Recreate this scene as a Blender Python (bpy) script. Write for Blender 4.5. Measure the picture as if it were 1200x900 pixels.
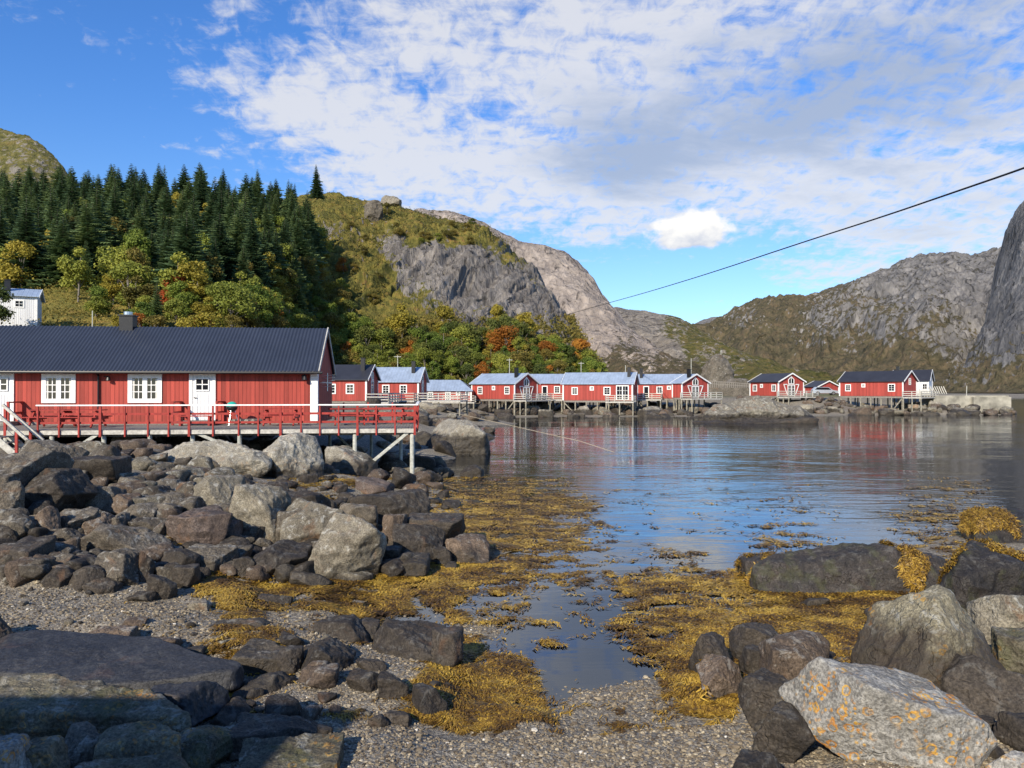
import bpy, math, random
import numpy as np
from mathutils import Vector, Matrix

random.seed(7); RNG = np.random.default_rng(7)
S = bpy.context.scene
for o in list(bpy.data.objects): bpy.data.objects.remove(o)
COL = S.collection

# ------------------------------------------------------------------ camera
CAMZ = 3.85; HOR = 457.0; F = 900.0
cam_d = bpy.data.cameras.new('camera'); cam = bpy.data.objects.new('camera', cam_d); COL.objects.link(cam)
cam.location = (0, 0, CAMZ); cam.rotation_euler = (math.radians(90) + math.atan(7.0/F), 0, 0)
cam_d.sensor_width = 36; cam_d.lens = 27.0; cam_d.clip_start = 0.05; cam_d.clip_end = 20000
S.camera = cam
S.render.resolution_x = 1024; S.render.resolution_y = 768

# ------------------------------------------------------------------ sun, sky
SUN_AZ = 25.0    # degrees left of straight behind the camera
SUN_EL = 29.0
sd = bpy.data.lights.new('sun', 'SUN'); so = bpy.data.objects.new('sun', sd); COL.objects.link(so)
sd.energy = 5.0; sd.angle = math.radians(0.5); sd.color = (1.0, 0.90, 0.74)
_a = math.radians(SUN_AZ); _e = math.radians(SUN_EL)
SUNDIR = Vector((-math.sin(_a)*math.cos(_e), -math.cos(_a)*math.cos(_e), math.sin(_e)))   # towards the sun
so.rotation_euler = SUNDIR.to_track_quat('Z', 'Y').to_euler()
SHX, SHY = math.sin(_a)/math.tan(_e), math.cos(_a)/math.tan(_e)       # shadow offset per metre of height

S.view_settings.view_transform = 'Standard'; S.view_settings.look = 'None'
S.view_settings.exposure = 0.42; S.view_settings.gamma = 1.0
S.view_settings.use_curve_mapping = False

class NT:
    def __init__(s, tree): s.t = tree; s.n = tree.nodes; s.l = tree.links
    def new(s, typ, **kw):
        n = s.n.new(typ)
        for k, v in kw.items():
            if k.startswith('i_'): n.inputs[k[2:].replace('_', ' ')].default_value = v
            else: setattr(n, k, v)
        return n
    def link(s, a, b): s.l.new(a, b)
    def m(s, op, a, b=None, c=None, clamp=False):
        n = s.n.new('ShaderNodeMath'); n.operation = op; n.use_clamp = clamp
        for i, v in enumerate((a, b, c)):
            if v is None: continue
            if isinstance(v, (int, float)): n.inputs[i].default_value = v
            else: s.l.new(v, n.inputs[i])
        return n.outputs[0]
    def sstep(s, v, lo, hi, to0=0.0, to1=1.0):
        n = s.n.new('ShaderNodeMapRange'); n.interpolation_type = 'SMOOTHSTEP'
        s.l.new(v, n.inputs['Value'])
        n.inputs['From Min'].default_value = lo; n.inputs['From Max'].default_value = hi
        n.inputs['To Min'].default_value = to0; n.inputs['To Max'].default_value = to1
        return n.outputs[0]
    def noise(s, vec, scale, detail=4, rough=0.55, dist=0.0, dim='3D'):
        n = s.n.new('ShaderNodeTexNoise'); n.noise_dimensions = dim
        if vec is not None: s.l.new(vec, n.inputs['Vector'])
        n.inputs['Scale'].default_value = scale; n.inputs['Detail'].default_value = detail
        n.inputs['Roughness'].default_value = rough; n.inputs['Distortion'].default_value = dist
        return n.outputs['Fac']
    def voro(s, vec, scale, feature='F1', out='Distance', rnd=1.0):
        n = s.n.new('ShaderNodeTexVoronoi'); n.feature = feature
        s.l.new(vec, n.inputs['Vector']); n.inputs['Scale'].default_value = scale
        n.inputs['Randomness'].default_value = rnd
        return n.outputs[out]
    def mix(s, f, a, b, blend='MIX'):
        n = s.n.new('ShaderNodeMix'); n.data_type = 'RGBA'; n.blend_type = blend
        for sock, v in ((n.inputs[0], f), (n.inputs[6], a), (n.inputs[7], b)):
            if isinstance(v, (int, float)): sock.default_value = v
            elif isinstance(v, tuple): sock.default_value = v if len(v) == 4 else v + (1,)
            else: s.l.new(v, sock)
        return n.outputs[2]
    def ramp(s, f, stops, interp='LINEAR'):
        n = s.n.new('ShaderNodeValToRGB'); cr = n.color_ramp; cr.interpolation = interp
        while len(cr.elements) < len(stops): cr.elements.new(0.5)
        for e, (p, c) in zip(cr.elements, stops): e.position = p; e.color = tuple(c) + ((1,) if len(c) == 3 else ())
        s.l.new(f, n.inputs[0]); return n.outputs[0]
    def mapv(s, vec, scale=(1,1,1), loc=(0,0,0), rot=(0,0,0)):
        n = s.n.new('ShaderNodeMapping'); s.l.new(vec, n.inputs[0])
        n.inputs['Scale'].default_value = scale; n.inputs['Location'].default_value = loc; n.inputs['Rotation'].default_value = rot
        return n.outputs[0]
    def bump(s, h, strength, dist=0.05, normal=None):
        n = s.n.new('ShaderNodeBump'); s.l.new(h, n.inputs['Height'])
        n.inputs['Strength'].default_value = strength; n.inputs['Distance'].default_value = dist
        if normal is not None: s.l.new(normal, n.inputs['Normal'])
        return n.outputs[0]
    def sep(s, v):
        n = s.n.new('ShaderNodeSeparateXYZ'); s.l.new(v, n.inputs[0]); return n.outputs
    def comb(s, x, y, z):
        n = s.n.new('ShaderNodeCombineXYZ')
        for i, v in enumerate((x, y, z)):
            if isinstance(v, (int, float)): n.inputs[i].default_value = v
            else: s.l.new(v, n.inputs[i])
        return n.outputs[0]

# sky: Nishita plus clouds laid out by direction (azimuth and elevation in degrees)
W = bpy.data.worlds.new('World'); S.world = W; W.use_nodes = True
wt = NT(W.node_tree); wt.n.clear()
sky = wt.new('ShaderNodeTexSky'); sky.sky_type = 'NISHITA'; sky.sun_disc = False
sky.sun_elevation = _e; sky.sun_rotation = math.radians(180 + SUN_AZ); sky.air_density = 1.0; sky.dust_density = 0.35; sky.ozone_density = 2.2
sky.altitude = 0
tc = wt.new('ShaderNodeTexCoord')
dx, dy, dz = wt.sep(tc.outputs['Generated'])
az = wt.m('MULTIPLY', wt.m('ARCTAN2', dx, dy), 57.29578)
el = wt.m('MULTIPLY', wt.m('ARCSINE', dz), 57.29578)
skyc = wt.mix(1.0, sky.outputs[0], wt.mix(wt.sstep(el, 2, 24), (0.80, 1.02, 1.28), (0.50, 0.92, 1.48)), 'MULTIPLY')
zz = wt.m('ADD', wt.m('MAXIMUM', dz, 0.0), 0.22)
pl = wt.comb(wt.m('DIVIDE', dx, zz), wt.m('DIVIDE', dy, zz), 0.0)
def ae(px, py):
    a = math.degrees(math.atan((px-600)/F)); e = math.degrees(math.atan((HOR-py)/math.hypot(F, px-600)))
    return a, e
def blob(px, py, rx, ry, rot=0.0, soft=1.0):      # gaussian lobe in azimuth and elevation, sizes in degrees
    a0, e0 = ae(px, py); c, s_ = math.cos(math.radians(rot)), math.sin(math.radians(rot))
    u = wt.m('SUBTRACT', az, a0); v = wt.m('SUBTRACT', el, e0)
    x = wt.m('ADD', wt.m('MULTIPLY', u, c/rx), wt.m('MULTIPLY', v, s_/rx))
    y = wt.m('ADD', wt.m('MULTIPLY', u, -s_/ry), wt.m('MULTIPLY', v, c/ry))
    r2 = wt.m('ADD', wt.m('MULTIPLY', x, x), wt.m('MULTIPLY', y, y))
    return wt.m('EXPONENT', wt.m('MULTIPLY', r2, -1.0))
def wsum(items):
    t = None
    for w, b in items:
        v = wt.m('MULTIPLY', b, w); t = v if t is None else wt.m('ADD', t, v)
    return t
cov = wsum([(1.15, blob(320, 110, 12, 5.5, -14)), (0.85, blob(500, 205, 12, 4.0, -20)), (0.95, blob(620, 60, 20, 10, 0)),
            (1.25, blob(1000, 60, 26, 16, 0)), (0.9, blob(1000, 230, 12, 4, -4)), (0.7, blob(730, 210, 7, 4, 0)), (0.35, blob(70, 5, 6, 2.5, 0)),
            (0.35, blob(10, 115, 3, 2, -20)), (0.45, blob(960, 322, 7, 1.0, 2)), (0.45, blob(1130, 285, 8, 1.6, 8)), (0.35, blob(840, 310, 4, 0.6, 0)),
            (-0.55, blob(240, 20, 7, 3, 0)), (-0.35, blob(620, 95, 3, 4, 30)), (-0.25, blob(460, 120, 4, 4, 20)), (-1.25, blob(790, 335, 10, 3.2, 0)), (-0.9, blob(850, 290, 5, 1.6, 0)), (-1.0, blob(40, 150, 13, 6, 0)), (-0.8, blob(130, 30, 8, 4, 0)), (-0.5, blob(600, 290, 6, 2.5, -20)), (-0.5, blob(330, 190, 7, 2.5, -25))])
n1 = wt.noise(wt.mapv(pl, (1.0, 1.5, 1)), 3.3, 8, 0.62, 0.35)
n2 = wt.noise(wt.mapv(pl, (1.5, 1.0, 1), (3.1, 1.7, 0), (0, 0, 0.6)), 14.0, 6, 0.62, 0.5)
dens = wt.m('ADD', wt.m('MULTIPLY', cov, 0.66), wt.m('MULTIPLY', wt.m('SUBTRACT', n1, 0.5), 2.3))
dens = wt.m('ADD', dens, wt.m('MULTIPLY', wt.m('SUBTRACT', n2, 0.5), 2.6))
n3 = wt.noise(wt.mapv(pl, (0.7, 2.2, 1), (1.1, 4.7, 0), (0, 0, -0.5)), 9.0, 6, 0.6, 0.3)
dens = wt.m('ADD', dens, wt.m('MULTIPLY', wt.m('SUBTRACT', n3, 0.5), 1.5))
veil = wt.sstep(dens, 0.05, 1.30, 0.0, 0.84)
greyf = wt.sstep(wt.m('ADD', wsum([(0.95, blob(720, 190, 6, 3.0, -8)), (0.75, blob(900, 120, 12, 5, -6)), (0.6, blob(1100, 60, 14, 6, 0)), (0.35, blob(1080, 250, 8, 2.5, 0))]),
                      wt.m('MULTIPLY', wt.m('SUBTRACT', n1, 0.5), 1.6)), 0.2, 1.1)
ccol = wt.mix(greyf, (6.2, 6.2, 6.3), (3.3, 3.8, 4.7))
skyc = wt.mix(veil, skyc, ccol)
# one bright cumulus
nc = wt.noise(wt.comb(wt.m('MULTIPLY', az, 0.42), wt.m('MULTIPLY', el, 0.62), 2.0), 1.5, 6, 0.55, 0.2)
cb = wsum([(1.0, blob(805, 277, 3.1, 1.15, 0)), (0.85, blob(822, 262, 1.7, 1.1, 0)), (0.5, blob(790, 262, 1.4, .7, 0)), (-0.7, blob(805, 302, 4.5, 0.55, 0))])
cm = wt.sstep(wt.m('ADD', cb, wt.m('MULTIPLY', wt.m('SUBTRACT', nc, 0.5), 1.5)), 0.30, 0.78)
cshade = wt.sstep(wt.m('ADD', wt.m('SUBTRACT', el, ae(805, 283)[1]), wt.m('MULTIPLY', wt.m('SUBTRACT', nc, 0.5), 3.0)), -0.7, 1.0)
skyc = wt.mix(cm, skyc, wt.mix(cshade, (4.6, 5.0, 5.9), (7.8, 7.7, 7.5)))
bg = wt.new('ShaderNodeBackground'); wt.link(skyc, bg.inputs[0]); bg.inputs[1].default_value = 0.10
wo = wt.new('ShaderNodeOutputWorld'); wt.link(bg.outputs[0], wo.inputs[0])
try: W.cycles.sampling_method = 'MANUAL'; W.cycles.sample_map_resolution = 1024
except Exception: pass

# ------------------------------------------------------------------ helpers
def tag(o, label=None, cat=None, group=None, kind=None):
    if label: o['label'] = label
    if cat: o['category'] = cat
    if group: o['group'] = group
    if kind: o['kind'] = kind
    return o
def at(px, py, Y): return Vector(((px-600)/F*Y, Y, CAMZ + (HOR-py)/F*Y))
def xz(px, Y): return (px-600)/F*Y
def zz_of(py, Y): return CAMZ + (HOR-py)/F*Y
def empty(name, loc=(0,0,0), rz=0.0):
    o = bpy.data.objects.new(name, None); o.location = loc; o.rotation_euler = (0, 0, rz); o.empty_display_size = 0.3
    COL.objects.link(o); return o
def link_mesh(name, me, parent=None, loc=None):
    o = bpy.data.objects.new(name, me); COL.objects.link(o)
    if parent is not None: o.parent = parent
    if loc is not None: o.location = loc
    return o
def np_mesh(name, V, Fc, mat, smooth=False, attr=None):
    V = np.asarray(V, np.float32); me = bpy.data.meshes.new(name)
    Fc = np.asarray(Fc, np.int32); k = Fc.shape[1]
    me.vertices.add(len(V)); me.vertices.foreach_set('co', V.ravel())
    me.loops.add(Fc.size); me.loops.foreach_set('vertex_index', Fc.ravel())
    me.polygons.add(len(Fc)); me.polygons.foreach_set('loop_start', np.arange(len(Fc), dtype=np.int32)*k)
    try: me.polygons.foreach_set('loop_total', np.full(len(Fc), k, np.int32))
    except Exception: pass
    me.polygons.foreach_set('use_smooth', np.full(len(Fc), smooth))
    if attr:
        for an, av in attr.items():
            a = me.attributes.new(an, 'FLOAT', 'POINT'); a.data.foreach_set('value', np.asarray(av, np.float32))
    me.update(calc_edges=True); me.validate()
    if mat: me.materials.append(mat)
    return me
class MB:
    def __init__(s): s.v = []; s.f = []
    def add(s, vs, fs):
        b = len(s.v); s.v += [tuple(v) for v in vs]; s.f += [tuple(b+i for i in f) for f in fs]; return s
    def box(s, x0, x1, y0, y1, z0, z1):
        return s.add([(x0,y0,z0),(x1,y0,z0),(x1,y1,z0),(x0,y1,z0),(x0,y0,z1),(x1,y0,z1),(x1,y1,z1),(x0,y1,z1)],
                     [(3,2,1,0),(4,5,6,7),(0,1,5,4),(1,2,6,5),(2,3,7,6),(3,0,4,7)])
    def beam(s, a, b, w, h):
        a = Vector(a); b = Vector(b); d = (b-a).normalized()
        up = Vector((0,0,1)) if abs(d.z) < 0.95 else Vector((0,1,0))
        r = d.cross(up).normalized()*w/2; u = r.cross(d).normalized()*h/2
        vs = [a-r-u, a+r-u, a+r+u, a-r+u, b-r-u, b+r-u, b+r+u, b-r+u]
        return s.add(vs, [(0,1,2,3),(7,6,5,4),(0,4,5,1),(1,5,6,2),(2,6,7,3),(3,7,4,0)])
    def cyl(s, a, b, r0, r1=None, n=10):
        r1 = r0 if r1 is None else r1; a = Vector(a); b = Vector(b); d = (b-a).normalized()
        up = Vector((0,0,1)) if abs(d.z) < 0.95 else Vector((0,1,0))
        x = d.cross(up).normalized(); y = d.cross(x)
        vs = []
        for c, r in ((a, r0), (b, r1)):
            for i in range(n):
                t = 2*math.pi*i/n; vs.append(c + (x*math.cos(t) + y*math.sin(t))*r)
        fs = [(i, (i+1) % n, n+(i+1) % n, n+i) for i in range(n)] + [tuple(range(n-1, -1, -1)), tuple(range(n, 2*n))]
        return s.add(vs, fs)
    def prism(s, pts, y0, y1):   # polygon in xz, extruded along y
        n = len(pts); vs = [(x, y0, z) for x, z in pts] + [(x, y1, z) for x, z in pts]
        return s.add(vs, [tuple(range(n)), tuple(range(2*n-1, n-1, -1))] + [(i, n+i, n+(i+1) % n, (i+1) % n) for i in range(n)])
    def prismx(s, pts, x0, x1):  # polygon in yz, extruded along x
        n = len(pts); vs = [(x0, y, z) for y, z in pts] + [(x1, y, z) for y, z in pts]
        return s.add(vs, [tuple(range(n)), tuple(range(2*n-1, n-1, -1))] + [(i, n+i, n+(i+1) % n, (i+1) % n) for i in range(n)])
    def build(s, name, mat, parent=None, smooth=False, label=None):
        me = bpy.data.meshes.new(name); me.from_pydata(s.v, [], s.f); me.materials.append(mat)
        import bmesh
        bm = bmesh.new(); bm.from_mesh(me); bmesh.ops.recalc_face_normals(bm, faces=bm.faces); bm.to_mesh(me); bm.free()
        if smooth: me.polygons.foreach_set('use_smooth', [True]*len(me.polygons))
        o = link_mesh(name, me, parent)
        if label: o['label'] = label
        return o

# numpy gradient noise
def _h(ix, iy, iz, seed):
    with np.errstate(over='ignore'):
        h = (ix.astype(np.uint32)*np.uint32(374761393)) ^ (iy.astype(np.uint32)*np.uint32(668265263)) ^ (iz.astype(np.uint32)*np.uint32(2147483647 - 1013904223 % 7919)) ^ np.uint32((seed*2654435761) & 0xffffffff)
        h = (h ^ (h >> np.uint32(13)))*np.uint32(1274126177); h = (h ^ (h >> np.uint32(16)))*np.uint32(2246822519); h ^= h >> np.uint32(15)
    return h.astype(np.float64)/4294967295.0*2-1
def vnoise(P, seed=0):
    P = np.asarray(P, float); i = np.floor(P).astype(np.int64); f = P-i; f = f*f*f*(f*(f*6-15)+10)
    r = 0
    for a in (0, 1):
        for b in (0, 1):
            for c in (0, 1):
                w = (f[:,0] if a else 1-f[:,0])*(f[:,1] if b else 1-f[:,1])*(f[:,2] if c else 1-f[:,2])
                r = r + w*_h(i[:,0]+a, i[:,1]+b, i[:,2]+c, seed)
    return r
def fbm(P, octaves=4, seed=0, gain=0.5, lac=2.03, ridged=False):
    P = np.asarray(P, float); r = 0; amp = 1; tot = 0
    for k in range(octaves):
        n = vnoise(P + 17.3*k, seed+k)
        if ridged: n = 1-2*np.abs(n)
        r = r + amp*n; tot += amp; amp *= gain; P = P*lac
    return r/tot
def fbm2(x, y, sc, oc=4, seed=0, **k): return fbm(np.stack([x*sc, y*sc, np.zeros_like(x)+0.37], 1), oc, seed, **k)

# ------------------------------------------------------------------ materials
def mat(name):
    m = bpy.data.materials.new(name); m.use_nodes = True; t = NT(m.node_tree)
    b = [n for n in t.n if n.type == 'BSDF_PRINCIPLED'][0]
    b.inputs['Specular IOR Level'].default_value = 0.3
    return m, t, b
def simple(name, col, rough=0.6, metal=0.0, var=0.15, scale=3.0, bump=0.0, bscale=30):
    m, t, b = mat(name); tcn = t.new('ShaderNodeTexCoord')
    n = t.noise(tcn.outputs['Object'], scale, 5, 0.6)
    lo = tuple(c*(1-var) for c in col); hi = tuple(min(1, c*(1+var)) for c in col)
    t.link(t.ramp(n, [(0.3, lo), (0.7, hi)]), b.inputs['Base Color'])
    b.inputs['Roughness'].default_value = rough; b.inputs['Metallic'].default_value = metal
    if bump:
        t.link(t.bump(t.noise(tcn.outputs['Object'], bscale, 4, 0.6), bump, 0.02), b.inputs['Normal'])
    return m
def boards(name, col, pitch=0.17, groove=0.5, var=0.25, hgt=0.018):
    m, t, b = mat(name); tcn = t.new('ShaderNodeTexCoord'); x, y, z = t.sep(tcn.outputs['Object'])
    s = t.m('DIVIDE', t.m('ADD', x, y), pitch)
    fr = t.m('FRACT', s); cell = t.m('FLOOR', s)
    g = t.m('ABSOLUTE', t.m('SUBTRACT', fr, 0.5))            # 0 centre, .5 edge
    batten = t.sstep(g, 0.33, 0.40)
    wn = t.new('ShaderNodeTexWhiteNoise'); wn.noise_dimensions = '1D'; t.link(cell, wn.inputs['W'])
    nz = t.noise(t.mapv(tcn.outputs['Object'], (3, 3, 0.35)), 2.0, 5, 0.65)
    f = t.m('ADD', t.m('MULTIPLY', wn.outputs[0], 0.45), t.m('MULTIPLY', nz, 0.6))
    c = t.ramp(f, [(0.2, tuple(v*(1-var) for v in col)), (0.75, tuple(v*(1+var) for v in col))])
    c = t.mix(t.sstep(g, 0.45, 0.5, 0, groove), c, tuple(v*0.3 for v in col))
    low = t.sstep(t.m('ADD', z, t.m('MULTIPLY', nz, 0.5)), 0.15, 0.55, 0.30, 0.0)
    c = t.mix(low, c, (0.10, 0.06, 0.045))
    t.link(c, b.inputs['Base Color']); b.inputs['Roughness'].default_value = 0.7
    t.link(t.bump(t.m('ADD', batten, t.m('MULTIPLY', nz, 0.15)), 0.9, hgt), b.inputs['Normal'])
    return m
def rockmat(name, base, dark, rust=0.25, lichen=0.0, white=0.2, tide=0.75, tidecol=(0.018, 0.016, 0.014), bump=0.9, sc=1.0, rough=0.85, moss=0.0):
    m, t, b = mat(name); tcn = t.new('ShaderNodeTexCoord'); oi = t.new('ShaderNodeObjectInfo'); ge = t.new('ShaderNodeNewGeometry')
    off = t.comb(t.m('MULTIPLY', oi.outputs['Random'], 37.0), t.m('MULTIPLY', oi.outputs['Random'], 91.0), 0.0)
    va = t.new('ShaderNodeVectorMath'); va.operation = 'ADD'; t.link(tcn.outputs['Object'], va.inputs[0]); t.link(off, va.inputs[1]); P = va.outputs[0]
    na = t.noise(P, 1.3*sc, 6, 0.62, 0.4); nb = t.noise(P, 7*sc, 6, 0.7); ncr = t.noise(P, 34*sc, 4, 0.7)
    f = t.m('ADD', t.m('MULTIPLY', na, 0.6), t.m('MULTIPLY', nb, 0.4))
    c = t.ramp(f, [(0.36, dark), (0.50, tuple((a+d)/2 for a, d in zip(base, dark))), (0.62, base)])
    spk = t.sstep(ncr, 0.35, 0.68, 0.55, 1.35)
    c = t.mix(1.0, c, t.comb(spk, spk, spk), 'MULTIPLY')
    ov = t.m('ADD', 0.78, t.m('MULTIPLY', oi.outputs['Random'], 0.45))
    c = t.mix(1.0, c, t.comb(ov, ov, ov), 'MULTIPLY')
    if rust:
        nr = t.noise(P, 1.7*sc, 5, 0.6, 0.8)
        c = t.mix(t.m('MULTIPLY', t.sstep(nr, 0.58, 0.72), rust), c, (0.22, 0.105, 0.045))
    nz = t.sep(ge.outputs['Normal'])[2]
    if white:
        nw = t.noise(P, 5.0*sc, 8, 0.72, 0.6)
        wf = t.m('MULTIPLY', t.sstep(t.m('ADD', nw, t.m('MULTIPLY', nz, 0.06)), 0.57, 0.66), white)
        c = t.mix(wf, c, (0.46, 0.45, 0.40))
    if lichen:
        big = t.sstep(t.m('SUBTRACT', t.noise(P, 1.9, 4, 0.5), t.m('MULTIPLY', t.sep(tcn.outputs['Object'])[2], 0.22)), 0.42, 0.54)
        vn = t.noise(P, 22.0, 4, 0.6); vb = t.voro(P, 7.5, 'F1'); vs = t.voro(P, 19.0, 'F1')
        vb = t.m('ADD', vb, t.m('MULTIPLY', vn, 0.35)); vs = t.m('ADD', vs, t.m('MULTIPLY', vn, 0.4))
        rg = t.m('ABSOLUTE', t.m('SUBTRACT', vb, 0.47)); ring = t.sstep(rg, 0.035, 0.085, 1.0, 0.0)
        spots = t.m('MULTIPLY', t.sstep(vs, 0.45, 0.58, 1.0, 0.0), t.sstep(t.noise(P, 4.5, 3, 0.5), 0.45, 0.55))
        lf = t.m('MULTIPLY', t.m('MULTIPLY', t.m('MAXIMUM', ring, spots), big), t.m('MULTIPLY', t.sstep(ncr, 0.3, 0.6, 0.45, 1.0), lichen), clamp=True)
        c = t.mix(lf, c, t.ramp(nb, [(0.4, (0.42, 0.17, 0.02)), (0.6, (0.52, 0.30, 0.05))]))
    if moss:
        nm = t.noise(P, 2.1, 6, 0.65); c = t.mix(t.m('MULTIPLY', t.sstep(nm, 0.5, 0.62), moss), c, (0.07, 0.075, 0.025))
    if tide is not None:
        wz = t.sep(ge.outputs['Position'])[2]
        ntd = t.noise(ge.outputs['Position'], 2.2, 5, 0.65)
        tf = t.sstep(t.m('ADD', wz, t.m('MULTIPLY', t.m('SUBTRACT', ntd, 0.5), 0.9)), tide-0.16, tide+0.16, 0.93, 0.0)
        c = t.mix(tf, c, t.ramp(nb, [(0.35, tidecol), (0.62, (0.048, 0.038, 0.026)), (0.75, (0.085, 0.062, 0.032))]))
        t.link(t.m('SUBTRACT', rough, t.m('MULTIPLY', tf, 0.30)), b.inputs['Roughness'])
    else: b.inputs['Roughness'].default_value = rough
    t.link(c, b.inputs['Base Color'])
    hh = t.m('ADD', t.m('MULTIPLY', nb, 1.0), t.m('MULTIPLY', ncr, 0.35))
    wv_ = t.new('ShaderNodeVectorMath'); wv_.operation = 'ADD'; t.link(P, wv_.inputs[0]); nd_ = t.new('ShaderNodeTexNoise'); t.link(P, nd_.inputs['Vector']); nd_.inputs['Scale'].default_value = 3.0; t.link(nd_.outputs['Color'], wv_.inputs[1])
    cr = t.voro(t.mapv(wv_.outputs[0], (1.0, 1.6, 0.6), rot=(0.3, 0.5, 0)), 1.3*sc, 'DISTANCE_TO_EDGE')
    hh = t.m('ADD', hh, t.m('MULTIPLY', t.sstep(cr, 0.0, 0.02, -0.30, 0.0), t.sstep(na, 0.47, 0.58)))
    t.link(t.bump(hh, bump, 0.05/sc), b.inputs['Normal'])
    return m
M = {}
M['red'] = boards('red_boards', (0.30, 0.047, 0.033), 0.185, var=0.36)
M['red_far'] = boards('red_boards_weathered', (0.31, 0.050, 0.038), 0.22, hgt=0.01)
M['red_wood'] = simple('red_painted_wood', (0.30, 0.035, 0.027), 0.65, var=0.3, scale=6)
M['white'] = simple('white_paint', (0.74, 0.73, 0.70), 0.55, var=0.10, scale=5)
M['white_boards'] = boards('white_boards', (0.66, 0.66, 0.66), 0.16, 0.5, 0.1)
M['white_old'] = simple('weathered_white_paint', (0.42, 0.40, 0.35), 0.75, var=0.35, scale=9, bump=0.3)
M['grey_wood'] = simple('grey_weathered_wood', (0.20, 0.18, 0.155), 0.85, var=0.4, scale=12, bump=0.4)
M['post'] = simple('pale_post_wood', (0.40, 0.40, 0.35), 0.8, var=0.35, scale=7, bump=0.4)
M['pile'] = simple('dark_weathered_pile', (0.24, 0.22, 0.17), 0.85, var=0.45, scale=3)
M['roof_dark'] = simple('dark_blue_grey_metal', (0.030, 0.036, 0.052), 0.42, 0.0, 0.12, 0.8)
M['roof_far'] = simple('charcoal_metal', (0.030, 0.031, 0.038), 0.45, 0.0, 0.2, 0.8)
def seam_roof(name, col):
    m, t, b = mat(name); tcn = t.new('ShaderNodeTexCoord'); x, y, z = t.sep(tcn.outputs['Object'])
    fr = t.m('FRACT', t.m('DIVIDE', x, 0.42)); g = t.m('ABSOLUTE', t.m('SUBTRACT', fr, 0.5))
    n = t.noise(t.mapv(tcn.outputs['Object'], (1, 0.4, 1)), 1.6, 4, 0.6)
    c = t.ramp(n, [(0.3, tuple(v*0.82 for v in col)), (0.7, tuple(v*1.15 for v in col))])
    c = t.mix(t.sstep(g, 0.44, 0.5, 0.0, 0.35), c, tuple(v*0.5 for v in col))
    t.link(c, b.inputs['Base Color']); b.inputs['Roughness'].default_value = 0.4; b.inputs['Metallic'].default_value = 0.2
    t.link(t.bump(t.sstep(g, 0.42, 0.48), 0.6, 0.03), b.inputs['Normal'])
    return m
M['roof_light'] = seam_roof('pale_blue_metal', (0.33, 0.40, 0.50))
M['black'] = simple('black_metal', (0.015, 0.015, 0.017), 0.4)
M['steel'] = simple('bright_steel', (0.55, 0.56, 0.58), 0.3, 0.9)
M['cable'] = simple('black_cable', (0.012, 0.012, 0.012), 0.5)
M['rope'] = simple('pale_rope', (0.33, 0.28, 0.20), 0.9, var=0.3, scale=20)
M['teal'] = simple('teal_enamel', (0.02, 0.36, 0.28), 0.3)
M['pipe'] = simple('beige_pipe', (0.42, 0.36, 0.29), 0.5)
M['concrete'] = simple('stained_concrete', (0.27, 0.25, 0.20), 0.9, var=0.45, scale=0.7, bump=0.5, bscale=3)
M['silver'] = simple('silver_car_paint', (0.50, 0.54, 0.60), 0.25, 0.5, 0.03)
M['rubber'] = simple('black_rubber', (0.015, 0.015, 0.015), 0.7)
M['curtain'] = simple('pale_curtain', (0.55, 0.53, 0.48), 0.9)
m, t, b = mat('window_glass'); b.inputs['Base Color'].default_value = (0.012, 0.014, 0.018, 1); b.inputs['Roughness'].default_value = 0.05; b.inputs['Specular IOR Level'].default_value = 0.6
M['glass'] = m
M['rock'] = rockmat('grey_boulder', (0.17, 0.145, 0.11), (0.045, 0.037, 0.029), 0.35, 0.0, 0.35, 0.42)
M['rock_pale'] = rockmat('pale_boulder', (0.26, 0.23, 0.17), (0.09, 0.076, 0.056), 0.5, 0.0, 0.5, 0.30)
M['rock_tall'] = rockmat('tidal_boulder', (0.35, 0.32, 0.255), (0.13, 0.115, 0.09), 0.6, 0.25, 0.5, 1.15)
M['rock_shore'] = rockmat('tidal_shore_rock', (0.30, 0.27, 0.21), (0.11, 0.095, 0.075), 0.6, 0.0, 0.4, 0.95, sc=0.5)
M['rock_knoll'] = rockmat('weathered_granite', (0.22, 0.19, 0.15), (0.075, 0.065, 0.05), 0.3, 0.0, 0.3, None, sc=0.25)
M['rock_dark'] = rockmat('dark_boulder', (0.072, 0.058, 0.043), (0.022, 0.018, 0.015), 0.3, 0.0, 0.12, 0.12, rough=0.7)
M['rock_brown'] = rockmat('brown_boulder', (0.17, 0.125, 0.088), (0.06, 0.043, 0.032), 0.5, 0.0, 0.3, 0.20)
M['rock_red'] = rockmat('reddish_boulder', (0.13, 0.098, 0.080), (0.045, 0.034, 0.030), 0.3, 0.0, 0.15, 0.30)
M['rock_lichen'] = rockmat('orange_lichen_boulder', (0.36, 0.34, 0.30), (0.16, 0.15, 0.13), 0.3, 1.0, 0.55, 0.30)
M['rock_cap'] = rockmat('two_tone_boulder', (0.34, 0.30, 0.20), (0.15, 0.13, 0.09), 0.4, 0.9, 0.5, 1.18, (0.045, 0.032, 0.022))
M['rock_olive'] = rockmat('olive_boulder', (0.17, 0.15, 0.10), (0.055, 0.047, 0.034), 0.25, 0.45, 0.3, None, moss=0.4)
M['rock_slab'] = rockmat('black_wet_slab', (0.036, 0.036, 0.038), (0.020, 0.020, 0.021), 0.1, 0.0, 0.05, None, rough=0.5, bump=0.5)
M['rock_black'] = rockmat('black_weedy_slab', (0.058, 0.048, 0.040), (0.018, 0.017, 0.017), 0.1, 0.0, 0.10, None, rough=0.62, moss=0.35)
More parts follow.
